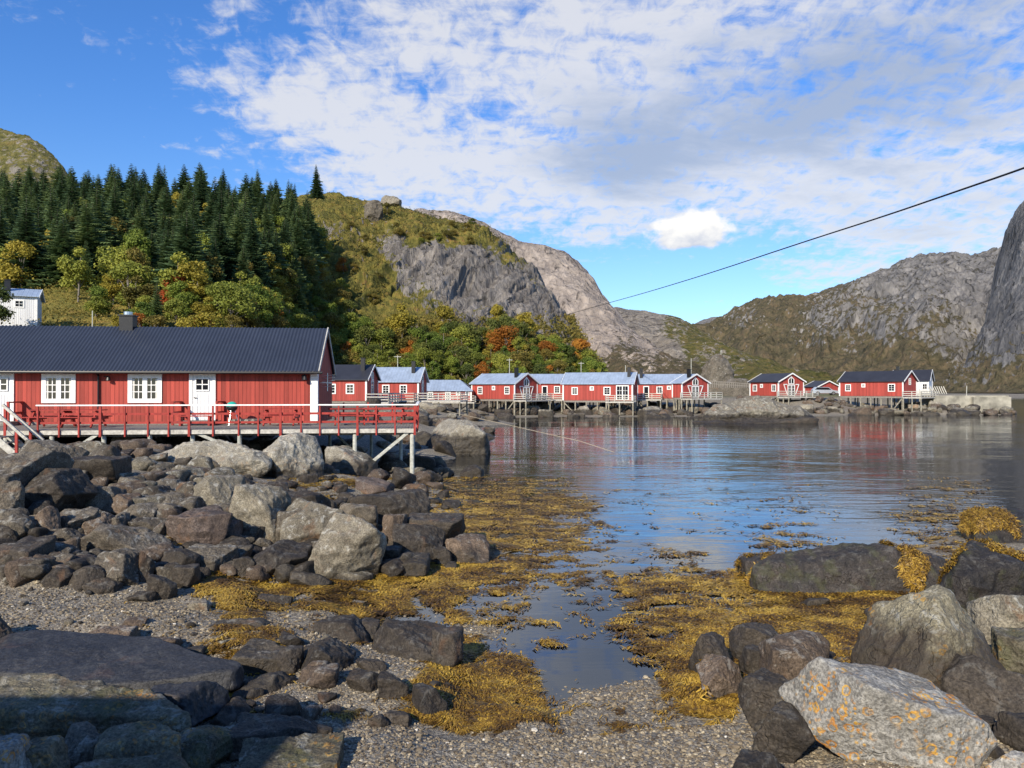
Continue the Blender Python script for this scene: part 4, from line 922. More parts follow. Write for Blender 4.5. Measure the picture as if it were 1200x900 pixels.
far_cabin('red cabin with pale roof second from the left in the far row', 436, 490, 500, 97, 468, 446.5, 430, 6.0, 'roof_light', [sq(.3), sq(.68)], 'glazed', [(.84, .5, .45)], deck=[('r', -.2, 1.0, 5.5), ('f', .2, 1.0, 2.6)], stilt_to=0.2)
far_cabin('low red cabin with hipped pale roof between taller cabins', 498, 552, 556, 112, 470, 457, 445, 5.5, 'roof_light', [(.12,.8,1.1,2,3,.5), (.5,.8,1.3,2,3,.45), sm_(.72), sm_(.92)], None, None, deck=[('f', .2, 1.1, 2.2)], hip=2.2, stilt_to=0.2)
far_cabin('red cabin with pale roof and glazed gable door, left of the middle', 553, 603, 630, 112, 468, 449, 437, 6.0, 'roof_light', [sq(.2), sm_(.52), sq(.83)], 'door', [(.88, .55, .45)], deck=[('r', -.05, 1.05, 2.2)], stilt_to=-.3)
far_cabin('red cabin with pale roof tucked behind the left glazed gable', 612, 660, 662, 120, 467, 448.5, 438, 6.0, 'roof_light', [(.55,.9,1.9,1,1,.42), sq(.85)], None, None, deck=[('f', .35, 1.0, 2.6)], stilt_to=0)
far_cabin('longest red cabin with pale roof and small square window in the far row', 660, 741, 747, 114, 469.5, 449, 436, 6.0, 'roof_light', [sq(.17), sm_(.42), (.64,1.05,1.25,2,3,.55), (.86,1.9,2.2,4,3,.45)], None, [(.93, .5, .45)], deck=[('f', .66, 1.05, 2.6)], stilt_to=-.5)
far_cabin('red cabin with pale roof and three small windows right of the longest one', 747, 805, 806, 121, 467, 449, 438, 6.0, 'roof_light', [(.18,.9,1.9,1,1,.42), sq(.45), sm_(.64), sq(.86)], None, [(.06, .7, .45)], deck=[('f', -.05, .5, 2.4)], stilt_to=-.3)
far_cabin('red cabin with pale roof and glazed gable door at the right end of the row', 788, 799, 830, 117, 466, 448.5, 438, 6.2, 'roof_light', [], 'door', [(.9,.5,.45)], deck=[('r', -.05, 1.1, 2.2)], stilt_to=-.5)
far_cabin('small red cabin with charcoal roof and glazed gable behind the islet', 879, 912, 942, 126, 464, 447, 437, 6.0, 'roof_far', [sq(.18), sm_(.42), sq(.85)], 'door', None, deck=[('r', -.05, 1.1, 2.4)], stilt_to=.8)
far_cabin('low red outbuilding with dark roof behind the parked car', 943, 958, 983, 152, 461, 453, 446, 5.5, 'roof_far', [], None, None, stilts=False)
far_cabin('rightmost red cabin with charcoal roof standing on tall green stilts', 984, 1058, 1074, 122, 464.5, 446, 434, 6.0, 'roof_far', [sq(.14), sm_(.39), (.83,1.1,1.25,2,3,.55)], 'window', None, deck=[('r', -.05, 1.25, 2.8)], stilt_to=-.5)
far_cabin('white porched house with dark roof behind the rightmost cabin', 1046, 1088, 1093, 134, 461, 445.5, 433, 6.0, 'roof_far', [(.9,.9,1.2,2,2,.5)], None, [(.1,.4,.5)], wallm='white_boards', stilts=False, deck=[('f', .5, 1.1, 2.0)])
# white house on the left slope
far_cabin('white boarded house on the grassy slope at the left edge', -40, 42, 48, 78, 386, 347, 339, 5.0, 'roof_light', [(.75,.9,.8,2,2,.75)], None, [(.55,.5,.5)], wallm='white_boards', stilts=False, name='house')

# ------------------------------------------------------------------ near cabin
AN = math.radians(6.5); P0 = Vector((xz(486, 31), 31, 0)); DZ = 2.30
ex = Vector((math.cos(AN), math.sin(AN), 0)); ey = Vector((-math.sin(AN), math.cos(AN), 0))
def u_of(px, v):          # position along the deck of a picture column in the plane v metres behind the deck front
    k = (px-600)/F; O = P0+ey*v    # (O.x+u ex.x) = k (O.y+u ex.y)
    return (k*O.y-O.x)/(ex.x-k*ex.y)
WV = 5.0; uR = u_of(371.5, WV); LN = 21.0; WN = 5.8; EV = 2.60; RISE = 1.97
cenL = (uR-LN/2, WV+WN/2); cw = P0+ex*cenL[0]+ey*cenL[1]
nc_ = empty('cabin', (cw.x, cw.y, DZ), AN); tag(nc_, 'nearest long red cabin with dark corrugated roof on the left', 'cabin')
wall_mesh(nc_, LN, WN, EV, RISE, M['red'])
gable_roof(nc_, LN, WN, EV, RISE, .40, .12, M['roof_dark'], M['white_old'], 0.165, .06)
lx = lambda px, v=WV: u_of(px, v)-cenL[0]
g = MB(); yy = -WN/2-.42; ze = EV-.42*RISE/(WN/2)
g.cyl((-LN/2-.3, yy-.07, ze+.02), (LN/2+.3, yy-.07, ze+.02), .065, .065, 10); g.build('gutter', M['black'], nc_)
g = MB(); x_ = lx(116); g.cyl((x_, -WN/2-.08, ze-.02), (x_, -WN/2-.08, .5), .04, .04, 8); g.beam((x_, yy-.05, ze), (x_, -WN/2-.08, ze-.12), .06, .06); g.build('downpipe', M['black'], nc_)
g = MB(); g.box(LN/2-.30, LN/2+.035, -WN/2-.04, -WN/2-.004, .12, EV-.10); g.box(LN/2+.004, LN/2+.035, -WN/2-.004, -WN/2+.28, .12, EV-.1); g.build('corner_board', M['white'], nc_)
g = MB(); g.box(-LN/2, LN/2, -WN/2-.03, -WN/2-.003, -.12, .12); g.build('base_board', M['grey_wood'], nc_)
g = MB(); g.box(-LN/2, LN/2, -WN/2-.36, -WN/2-.004, ze+.06, ze+.10); g.build('soffit', M['grey_wood'], nc_)
kk = 36.0/F
for (a, b_) in ((49, 89), (150, 190)):
    x0, x1 = lx(a), lx(b_); f = window(nc_, M['white'], (x0+x1)/2, -WN/2, 1.62, x1-x0, 1.30, 4, 3, 'x', -1, .19, double=True)
    q = MB()
    for s_ in (-1, 1): 
        c_ = (x0+x1)/2+s_*(x1-x0)*.34; q.box(c_-.05, c_+.05, -WN/2-.0165, -WN/2-.0145, 1.15, 2.05)
    q.build('curtain', M['curtain'], f)
def door(px0, px1):
    x0, x1 = lx(px0), lx(px1); c = (x0+x1)/2; w = x1-x0
    fr = MB(); y1, y0 = -WN/2-.003, -WN/2-.07
    fr.box(x0, x0+.14, y0, y1, .18, 2.36); fr.box(x1-.14, x1, y0, y1, .18, 2.36); fr.box(x0+.14, x1-.14, y0, y1, 2.22, 2.36); 
    d_ = fr.build('door', M['white'], nc_)
    lf = MB(); lf.box(x0+.14, x1-.14, -WN/2-.045, y1, .18, 2.22)
    for i in range(7): xx = x0+.18+(w-.42)*i/6; lf.box(xx, xx+.075, -WN/2-.055, -WN/2-.0455, .22, 1.35)
    lf.build('door_leaf', M['white_boards'], d_)
    window(d_, M['white'], c, -WN/2-.045, 1.80, .62, .58, 2, 2, 'x', -1, .05)
    h_ = MB(); h_.cyl((x0+.24, -WN/2-.05, 1.2), (x0+.24, -WN/2-.11, 1.2), .02, .02, 8); h_.beam((x0+.24, -WN/2-.11, 1.2), (x0+.36, -WN/2-.11, 1.2), .02, .025); h_.build('handle', M['black'], d_)
    st = MB(); st.box(x0-.25, x1+.25, -WN/2-1.25, -WN/2-.08, .012, .17); st.build('doorstep', M['grey_wood'], nc_)
    for s_, xx in ((-1, x0-.35), (1, x1+.35)):
        r = MB()
        r.beam((xx, -WN/2-.03, 1.02), (xx, -WN/2-1.25, 1.02), .10, .06)
        for yy_ in (-WN/2-.12, -WN/2-1.2): r.box(xx-.045, xx+.045, yy_-.045, yy_+.045, .012, .99)
        r.beam((xx, -WN/2-.03, .55), (xx, -WN/2-1.25, .55), .04, .10)
        r.build('step_rail', M['red_wood'], nc_)
door(222, 253); door(-14, 17)
chimney(nc_, lx(150, WV+WN/2), 0, EV+RISE-.2, EV+RISE+.55, .62)
g = MB(); x_ = lx(355); g.box(x_-.05, x_+.05, -WN/2-.06, -WN/2-.003, 2.0, 2.25); g.beam((x_, -WN/2-.05, 2.2), (x_+.12, -WN/2-.28, 2.3), .03, .03); g.cyl((x_+.12, -WN/2-.28, 2.02), (x_+.12, -WN/2-.28, 2.26), .12, .05, 10); g.build('wall_lamp', M['black'], nc_)
g = MB(); x_ = lx(122); g.beam((x_, -WN/2-.02, 2.15), (x_+.25, -WN/2-.20, 2.15), .04, .04); g.cyl((x_+.25, -WN/2-.20, 1.98), (x_+.25, -WN/2-.20, 2.16), .11, .05, 10); g.build('wall_lamp', M['black'], nc_)
g = MB(); xx = LN/2+.35
g.beam((LN/2+.02, -WN/2+1.0, 1.9), (xx+.2, -WN/2+1.0, 1.9), .03, .03); g.cyl((xx, -WN/2+1.0, 1.5), (xx, -WN/2+1.0, 2.35), .02, .02, 6)
for i in range(5): g.beam((xx-.25, -WN/2+1.0, 1.7+i*.13), (xx+.35, -WN/2+.9, 1.75+i*.13), .015, .015)
g.build('antenna', M['steel'], nc_)

# deck around it, in the same frame with its origin at the front right corner
dk = empty('deck', (P0.x, P0.y, DZ), AN); tag(dk, 'long timber deck with red railing and white handrail in front of the nearest cabin', 'deck')
UL = -26.0; TV = 7.6
def planks(x0, x1, y0, y1, n):
    mb = MB(); st = (x1-x0)/n
    for i in range(n): mb.box(x0+st*i+.006, x0+st*(i+1)-.006, y0, y1, -.045, .0)
    return mb
pl_ = planks(UL, uR+.05, .0, WV-.04, 150); q = planks(uR+.05, 0, .0, TV, 34)
pl_.v_off = 0; b0 = len(pl_.v); pl_.v += q.v; pl_.f += [tuple(b0+i for i in f) for f in q.f]
pl_.build('deck_boards', M['grey_wood'], dk)
g = MB(); g.box(UL, .02, -.05, -.005, -.17, -.01); g.box(.004, .05, -.005, TV, -.17, -.01); g.build('fascia', M['white_old'], dk)
g = MB()
for yy_ in (.35, 2.4, 4.6): g.box(UL, -.02, yy_-.07, yy_+.07, -.27, -.05)
g.box(uR, -.02, 7.0, 7.14, -.27, -.05)
g.build('joist', M['grey_wood'], dk)
def post_at(u, v, zlow=None, r=.085, m='post'):
    p = P0+ex*u+ey*v; z0 = (gz_base(p.x, p.y)[0] if zlow is None else zlow)-DZ-.35
    s_ = MB(); s_.cyl((u, v, z0), (u, v, -.20), r*1.08, r, 10); s_.build('post', M[m], dk)
for px in (7, 61, 122, 176, 226, 281, 355, 416, 483): post_at(u_of(px, .12), .12)
for px in (40, 150, 250, 360, 470): post_at(u_of(px, 3.4), 3.4, r=.07)
for u in (-.15, -2.2, -4.2): post_at(u, 7.05, r=.07)
def brace(px0, py0, px1, py1, v=.06):
    a = u_of(px0, v); b_ = u_of(px1, v); Ya = (P0+ex*a+ey*v).y; Yb = (P0+ex*b_+ey*v).y
    s_ = MB(); s_.beam((a, v, zz_of(py0, Ya)-DZ), (b_, v, zz_of(py1, Yb)-DZ), .07, .12); s_.build('brace', M['post'], dk)
brace(116, 508, 86, 527); brace(230, 507, 262, 521); brace(480, 505, 418, 556)
for (a, b_) in ((-2.2, -3.6), (-4.2, -3.0)):
    s_ = MB(); s_.beam((a, 7.0, -.3), (b_, 7.0, -1.5), .06, .10); s_.build('brace', M['post'], dk)
us = [u_of(px, -.05) for px in (45, 70, 93, 118, 147, 174, 198, 222, 250, 280, 303, 329, 353, 375, 397, 419, 441, 463, 486)]
ul = us[0]
for i, u in enumerate(us):
    wd = .09 if i % 4 == 3 or i == len(us)-1 else .055
    s_ = MB(); s_.box(u-wd/2, u+wd/2, -.12, -.052, -.26, .93); s_.build('rail_post', M['red_wood'], dk)
for v in (1.2, 2.4, 3.6, 4.8, 6.0, 7.2):
    s_ = MB(); s_.box(.052, .12, v-.045, v+.045, -.22, .93); s_.build('rail_post', M['red_wood'], dk)
for u in (-1.2, -2.4, -3.6): 
    s_ = MB(); s_.box(u-.04, u+.04, TV-.01, TV+.06, -.2, .93); s_.build('rail_post', M['red_wood'], dk)
g = MB(); g.box(ul-.05, .14, -.15, -.03, .935, .985); g.box(.03, .15, -.03, TV, .935, .985); g.build('handrail', M['white'], dk)
for z_ in (.28, .62):
    s_ = MB(); s_.box(ul, .03, -.051, -.022, z_-.042, z_+.042); s_.box(.02, .051, -.02, TV-.1, z_-.05, z_+.05); s_.box(uR+.2, .0, TV-.08, TV-.05, z_-.05, z_+.05); s_.build('rail_board', M['red_wood'], dk)
# stair at the left end with white handrails
st_ = empty('stair', tuple(P0+ex*(u_of(8, -.3))+ey*(-.3))[:2]+(DZ,), AN); tag(st_, 'wooden stair with white handrails going down from the deck at the left', 'stair')
for s_ in (0, 1):
    g = MB(); v_ = -.1-1.0*s_; g.beam((-.1, v_, 1.0), (1.35, v_, -.35), .09, .10); g.build('handrail', M['white_old'], st_)
    g = MB(); g.beam((0, v_, -.05), (1.0, v_, -.95), .05, .24); g.build('stringer', M['white_old'], st_)
    for x_ in (.0, .9): g = MB(); g.box(x_-.045, x_+.045, v_-.04, v_+.04, -.9*x_-.25, .93-.93*x_); g.build('rail_post', M['red_wood'], st_)
for i in range(4): g = MB(); g.box(.1+.24*i, .36+.24*i, -1.08, -.12, -.2-.2*i, -.16-.2*i); g.build('step', M['grey_wood'], st_)
# picnic tables on the deck
def picnic(u, v, ang, label, grp=None):
    p = P0+ex*u+ey*v; r = empty('picnic_table', (p.x, p.y, DZ+.003), AN+ang); tag(r, label, 'table', grp)
    g = MB()
    for i in range(5): g.box(-.85, .85, -.36+.146*i, -.23+.146*i, .70, .735)
    g.build('table_top', M['red_wood'], r)
    for s_ in (-1, 1):
        g = MB(); g.box(-.85, .85, s_*.72-.13, s_*.72+.13, .42, .455); g.build('bench', M['red_wood'], r)
        g = MB(); x_ = s_*.62
        g.beam((x_, -.75, 0.02), (x_, -.15, .69), .06, .09); g.beam((x_, .75, 0.02), (x_, .15, .69), .06, .09); g.beam((x_+.05, -.84, .37), (x_+.05, .84, .37), .05, .09); g.build('leg', M['red_wood'], r)
    return r
picnic(u_of(62, 2.6), 2.6, 0.05, 'picnic table on the deck below the leftmost window')
picnic(u_of(97, 2.4), 2.4, 0.0, 'picnic table on the deck left of the downpipe')
picnic(u_of(330, 3.2), 3.2, .0, 'picnic table on the deck by the white corner board')
picnic(-2.9, 3.4, .1, 'picnic table on the open end of the deck, left of the last one')
picnic(-1.2, 4.6, -.1, 'last picnic table, at the far right corner of the deck')
p = P0+ex*u_of(236, 4.2)+ey*3.3; g = empty('bench', (p.x, p.y, DZ+.003), AN); tag(g, 'low wooden bench in front of the white door', 'bench')
q = MB(); q.box(-.75, .75, -.18, .18, .40, .44); q.build('seat', M['red_wood'], g)
for s_ in (-.6, .6): q = MB(); q.box(s_-.04, s_+.04, -.16, .16, 0, .40); q.build('leg', M['red_wood'], g)
# kettle barbecue
p = P0+ex*u_of(272, 3.9)+ey*3.9; g = empty('barbecue', (p.x, p.y, DZ+.003), 0); tag(g, 'teal kettle barbecue on the deck right of the white door', 'barbecue')
V, f = ICO[3]; Vl = V[:]*.24; Vl = Vl.copy(); Vl[:,2] = np.clip(Vl[:,2], 0, None)*.9+.82
link_mesh('lid', np_mesh('lid', Vl, f, M['teal'], True), g)
Vl = V*.24; Vl[:,2] = np.clip(Vl[:,2], None, 0)*.9+.80; link_mesh('bowl', np_mesh('bowl', Vl, f, M['black'], True), g)
for a in (0.4, 2.5, 4.6): q = MB(); q.cyl((.12*math.cos(a), .12*math.sin(a), .62), (.3*math.cos(a), .3*math.sin(a), 0), .015, .015, 6); q.build('leg', M['steel'], g)
# logs by the barbecue
for i in range(4):
    p = P0+ex*(u_of(288, 4.3)+.28*i-.4)+ey*4.4; q = MB(); q.cyl((p.x-.1, p.y-.2, DZ+.14), (p.x+.1, p.y+.25, DZ+.14), .12, .12, 9); tag(q.build('log', M['grey_wood']), 'cut log lying against the red wall beside the barbecue', 'log', 'logs against the cabin wall')

# ------------------------------------------------------------------ unseen cabin, added behind the viewpoint to cast shade on the left foreground
hz = 7.2; ax_, ay_ = -1.9-(hz-.4)*SHX, 8.2-(hz-.4)*SHY
bc = empty('cabin', (ax_-7.0, ay_, 1.9), 0.0); tag(bc, 'unseen red cabin added behind the viewpoint to shade the left foreground', 'cabin')
wall_mesh(bc, 13.4, 6.4, 3.4, 1.9, M['red']); gable_roof(bc, 13.4, 6.4, 3.4, 1.9, .4, .3, M['roof_dark'], M['white'], 0, .08)
window(bc, M['white'], 2, -3.2, 1.9, 1.4, 1.2, 4, 3, 'x', -1, .15)

# ------------------------------------------------------------------ quay, wall, car, poles, cable, rope
q = MB(); Yq = 124; x0, x1 = xz(1094, Yq), xz(1182, Yq); q.box(x0, x1, Yq, Yq+3.5, -1.0, zz_of(463.5, Yq)); q.box(x1-6, x1+.02, Yq-.6, Yq+3.4, -1, zz_of(463, Yq)-.3)
tag(q.build('quay', M['concrete']), 'stained pale concrete quay right of the last cabin', 'quay')
q = MB(); Yq = 150; n = 26; a, b_ = at(826, 446, Yq), at(884, 450, Yq)
q.beam(a, b_, .15, .12); q.beam(a-Vector((0,0,.5)), b_-Vector((0,0,.5)), .12, .12)
for i in range(n+1): p = a.lerp(b_, i/n); q.box(p.x-.07, p.x+.07, p.y-.07, p.y+.07, p.z-1.3, p.z+.05)
rw = q.build('fence', M['grey_wood']); tag(rw, 'grey wooden fence on the road bank between the cabins', 'fence')
q = MB(); a, b_ = at(824, 455, Yq), at(886, 457, Yq); q.box(a.x, b_.x, Yq-.3, Yq+1.2, 1.5, a.z+.1); tag(q.build('stone_wall', M['rock_knoll']), 'grey retaining wall under the road fence', 'wall')
q = empty('slat_screen', at(1103, 461.5, 128), -.3); tag(q, 'striped slanting slat screen beside the white porch', 'screen')
for i in range(8): g = MB(); g.beam((i*.33-1.5, 0, 0), (i*.33-2.0, 0, 1.25), .06, .12); g.build('slat', M['white_old'], q)
def car(p, rz):
    r = empty('parked_car', p, rz); tag(r, 'silver estate car parked between the two dark roofed cabins', 'car')
    b_ = MB(); b_.prism([(-2.15,.35),(2.1,.35),(2.2,.55),(2.15,.78),(1.25,.92),(.55,1.42),(-1.5,1.46),(-2.1,.98),(-2.2,.6)], -.85, .85)
    bo = b_.build('body', M['silver'], r)
    w = MB(); w.prism([(.98,.95),(.5,1.35),(-1.4,1.39),(-1.85,.98)], -.865, .865); w.build('side_window', M['glass'], bo)
    for sx in (-1.3, 1.35):
        for sy in (-1, 1):
            t_ = MB(); t_.cyl((sx, sy*.70, .33), (sx, sy*.90, .33), .33, .33, 14); o = t_.build('wheel', M['rubber'], r)
            t_ = MB(); t_.cyl((sx, sy*.905, .33), (sx, sy*.915, .33), .2, .2, 10); t_.build('rim', M['steel'], o)
    for sy in (-.6, .6):
        t_ = MB(); t_.box(2.12, 2.2, sy-.15, sy+.15, .62, .75); t_.build('headlight', M['steel'], r)
cp = at(966, 463, 138); car((cp.x, cp.y, cp.z), -.15)
for (px, yt, yb, Y, lb) in [(108,364,392,80,'pale wooden post above the near cabin roof, left of the chimney'),(466,416,440,112,'grey utility pole behind the second pale roof of the far row'),(597,420,446,125,'utility pole behind the left glazed gable cabin'),(681,424,442,130,'utility pole behind the longest cabin, left one'),(733,428,440,130,'thin pole behind the longest cabin near its chimney'),(810,420,444,160,'thin pole on the slope above the right end cabin'),(845,410,432,215,'thin pole on the bank above the granite knoll'),(1132,452,464,125,'short leaning pole standing on the concrete quay')]:
    a = at(px, yb, Y); b_ = at(px+(1 if px > 1100 else 0), yt, Y); q = MB(); r0 = max(.07, .55*Y/F*.9); q.cyl(a-Vector((0,0,1.5)), b_, r0*.9, r0*.75, 8); q.beam(b_-Vector((.5,0,.25)), b_+Vector((.5,0,-.25)), .08, .08) if px in (466, 597, 681) else None
    tag(q.build('utility_pole', M['post']), lb, 'pole')
def tube(pts, r, name, m, n=7):
    V = []; k = len(pts); pts = [Vector(p) for p in pts]
    for i, p in enumerate(pts):
        d = (pts[min(i+1, k-1)]-pts[max(i-1, 0)]).normalized(); x_ = d.cross(Vector((0,0,1))).normalized(); y_ = x_.cross(d)
        for j in range(n): t_ = 2*math.pi*j/n; V.append(p+(x_*math.cos(t_)+y_*math.sin(t_))*r)
    Fc = [(i*n+j, i*n+(j+1) % n, (i+1)*n+(j+1) % n, (i+1)*n+j) for i in range(k-1) for j in range(n)]
    return link_mesh(name, np_mesh(name, [tuple(v) for v in V], Fc, m, True))
# cable passes through these picture points at these distances
cpts = [(650,373,150),(700,358.5,118),(760,342,88),(840,317.5,64),(940,284,47),(1040,252,37),(1120,224.5,31),(1200,197,26.5),(1300,160,22.5)]
ca = np.array([tuple(at(*c)) for c in cpts]); sk = np.linspace(0, 1, len(ca)); ss = np.linspace(0, 1, 80)
ca = np.array([tuple(at(px, py, 1/iy)) for px, py, iy in zip(np.interp(ss, sk, [c[0] for c in cpts]), np.interp(ss, sk, [c[1] for c in cpts]), np.interp(ss, sk, [1/c[2] for c in cpts]))])
ker = np.ones(9)/9; ca[4:-4] = np.stack([np.convolve(ca[:,j], ker, 'valid') for j in range(3)], 1)
tag(tube(ca, .038, 'overhead_cable', M['cable']), 'black overhead cable crossing the sky down to the cliff', 'cable')
rp = [at(512,489,64), at(540,484,60)+Vector((0,0,-.3)), at(580,496,55), at(630,507,50), at(680,517,46)+Vector((0,0,-.1)), at(700,523,44)+Vector((0,0,-.3))]
rp_ = 0
rp = [at(524,482,70), at(560,490,64), at(600,499,58), at(640,508,53), at(680,517,50), at(720,530,47)]
tag(tube(rp, .022, 'mooring_rope', M['rope']), 'pale mooring rope running from the shore rocks into the water', 'rope')
a = hit(0, 672); q = MB(); p0, p1 = at(-25, 664, 14.0), at(27, 673, 13.6); q.cyl(p0, p1, .09, .09, 14); q.cyl(p1, p1+(p1-p0).normalized()*.004, .075, .075, 14)
tag(q.build('pipe', M['pipe']), 'pale pipe sticking out of the rocks at the left edge', 'pipe')
q = MB(); q.beam(at(-20, 676, 13.4), at(42, 692, 13.0), .05, .05); tag(q.build('plank', M['post']), 'thin pale stick lying on the gravel under the pipe', 'stick')

# ------------------------------------------------------------------ pebbles
n = 105000; r = np.random.default_rng(3)
Yp = 5.2+(r.random(n)**1.5)*11; Xp = (r.random(n)*2-1)*0.78*Yp
zb = gz(Xp, Yp); 
def weed_cov(X, Y):
    px = 600+X/Y*F; py = HOR+(CAMZ)/Y*F
    pts = [(450,690,1),(520,690,1),(400,700,1),(300,705,.9),(270,690,.8),(350,690,1),(560,650,.95),(600,610,.95),(640,590,.85),(550,600,.95),(610,640,.7),(560,800,1),(520,830,.9),(600,790,1),(560,765,.8),(640,765,.35),(600,830,.6),(830,740,1),(900,720,1),(950,740,1.1),(1000,750,1.1),(850,700,.8),(800,790,.9),(840,820,.8),(790,700,.65),(740,730,.68),(770,755,.75),(700,700,.42),(660,645,.5),(880,685,.7),(1040,725,1.1),(1080,700,.7),(900,770,.8),(1120,690,.3),
           (660,800,0),(700,785,0),(720,820,0),(690,770,.1),(615,745,.12),(660,735,.2),(570,745,.1),(650,700,.12),(740,695,.5),(560,728,.1),(500,728,.0),(580,700,.22),(640,690,.28),(670,715,.28),(740,640,0),(720,600,0),(850,650,0),(750,665,.35),(700,565,.0),(600,900,0),(400,800,0),(200,750,0),(100,700,0),(450,850,0),(470,780,0),(760,850,0),(880,870,0),(700,850,0),(680,600,.5),(340,740,.1),(400,735,.15),
           (600,565,.7),(640,555,.3),(600,540,.2),(560,575,.6),(700,620,.2),(450,570,.6),(400,580,.6),(500,590,.7),(150,650,0),(300,640,.3),(1100,880,0),(1000,640,.0),(1100,625,.35),(1150,630,.5),(1180,600,.2),(800,600,0),(1000,600,0),(900,500,-.5),(600,500,-.5),(1200,500,-.5)]
    return idw(px, py, pts, 1.6)
wc = weed_cov(Xp, Yp)+.35*fbm2(Xp, Yp, 1.3, 4, 77)
cl_ = fbm2(Xp, Yp, .8, 3, 12)
keep = (zb > -0.06) & (wc < .55) & (r.random(n) < np.clip(1.0+cl_, .35, 1))
Xp, Yp, zb = Xp[keep], Yp[keep], zb[keep]; k = len(Xp)
sz = (0.0065+0.012*r.random(k)**2.4)*np.clip(Yp/9, 1, 1.25); sz[r.random(k) > .985] *= 2.1
D, f1 = ICO[1]
sc = np.stack([sz*(1+.4*r.random(k)), sz*(.8+.4*r.random(k)), sz*(.45+.4*r.random(k))], 1); th_ = r.random(k)*6.28
nvv = D[None]*(1+.18*r.normal(size=(k, len(D), 1)))*sc[:,None]
c_, s_ = np.cos(th_)[:,None], np.sin(th_)[:,None]
VX = nvv[...,0]*c_-nvv[...,1]*s_+Xp[:,None]; VY = nvv[...,0]*s_+nvv[...,1]*c_+Yp[:,None]; VZ = nvv[...,2]+(zb+sz*.25)[:,None]
Vp = np.stack([VX, VY, VZ], -1).reshape(-1, 3); Fp = (f1[None]+(np.arange(k)*len(D))[:,None,None]).reshape(-1, 3)
tone = np.repeat(np.clip(r.normal(.38, .25, k), 0, 1), len(D))
tag(link_mesh('pebbles', np_mesh('pebbles', Vp, Fp, M['pebble'], False, {'tone': tone})), 'grey and beige pebbles covering the small beach', 'pebbles', kind='stuff')

# ------------------------------------------------------------------ seaweed: a lumpy mat plus strands
Yw = np.geomspace(8.2, 36, 420); Uw = np.linspace(-.55, .62, 620); YY, UU = np.meshgrid(Yw, Uw, indexing='ij'); XX = YY*UU
xf, yf_ = XX.ravel(), YY.ravel()
def weed_h(x_, y_):
    c = weed_cov(x_, y_); nn = fbm2(x_*.75, y_*1.0, 1.0, 5, 77, gain=.65)+.75*fbm2(x_, y_*1.4, 4.0, 4, 78)
    k_ = c-.52+.80*nn
    return k_
kw = weed_h(xf, yf_); gzb = gz(xf, yf_)
base = np.maximum(gzb, 0.0)+np.where(gzb > 0, .01, .0)
sub_ = .018*np.clip((yf_-13)/4, 0, 1)*np.clip(1-(xf-1.5)/2, 0, 1)
zm = base - sub_ + np.clip(kw, -.5, .6)*.06*np.clip(12/yf_, .5, 1) + .02*fbm2(xf, yf_, 9, 3, 5)*(kw > 0) - .015
zm = np.where(kw < -.12, -1.0, zm); zm = np.where(kw < 0, np.minimum(zm, np.where(gzb > 0, gzb-.02, -.02)), zm)
Fc = grid_faces(len(Yw), len(Uw)); ok = (kw[Fc] > -.10).all(1); Fc = Fc[ok]
used, inv = np.unique(Fc, return_inverse=True); Vw = np.stack([xf, yf_, zm], 1)[used]; Fc = inv.reshape(-1, 4)
tag(link_mesh('seaweed_mat', np_mesh('seaweed_mat', Vw, Fc, M['weedmat'], True)), 'lumpy brown mat of rockweed lying on the shallows', 'seaweed', kind='stuff')
n = 420000; r = np.random.default_rng(9)
Ys = 8.4*(34/8.4)**(r.random(n)**1.35); Xs = (r.random(n)*1.15-.53)*Ys
ks = weed_h(Xs, Ys); keep = ks > -.30; keep &= r.random(n) < np.where(ks > 0, np.clip(.3+ks*3, 0, 1), np.clip(.20+ks*.8, 0, 1)*.6); Xs, Ys, ks = Xs[keep], Ys[keep], ks[keep]; k = len(Xs)
gb = gz(Xs, Ys); zs = np.maximum(gb, 0)+.012+np.clip(ks, 0, .6)*.06*np.clip(12/Ys, .5, 1) - .018*np.clip((Ys-13)/4, 0, 1)*np.clip(1-(Xs-1.5)/2, 0, 1)
ang = 3.1*fbm2(Xs, Ys, .8, 2, 91)*2+r.normal(0, .7, k); ln = (0.06+.09*r.random(k))*np.clip(Ys/11, .9, 2.0); wd = (.004+.004*r.random(k))*np.clip(Ys/9, .9, 3.0)
dx_, dy_ = np.cos(ang), np.sin(ang); lift = .012+.03*r.random(k); bend = r.normal(0, .4, k)
dx2, dy2 = np.cos(ang+bend), np.sin(ang+bend)
p0 = np.stack([Xs, Ys, zs], 1); p1 = p0+np.stack([dx_*ln*.5, dy_*ln*.5, lift*.6], 1); p2 = p1+np.stack([dx2*ln*.5, dy2*ln*.5, -lift*.5], 1)
sd_ = np.stack([-dy_*wd, dx_*wd, np.zeros(k)], 1); s2 = np.stack([-dy2*wd, dx2*wd, np.zeros(k)], 1)
Vs = np.stack([p0-sd_, p0+sd_, p1+sd_*1.2, p1-sd_*1.2, p2+s2*.5, p2-s2*.5], 1).reshape(-1, 3)
b0 = (np.arange(k)*6)[:,None]; Fs = np.concatenate([b0+np.array([0,1,2,3]), b0+np.array([3,2,4,5])])
tone = np.repeat(np.clip(.5+.9*fbm2(Xs, Ys, 2.2, 3, 55)+r.normal(0, .22, k), 0, 1), 6)
tag(link_mesh('seaweed', np_mesh('seaweed', Vs, Fs, M['weed'], False, {'tone': tone})), 'golden brown rockweed strands spread over the shallows', 'seaweed', kind='stuff')

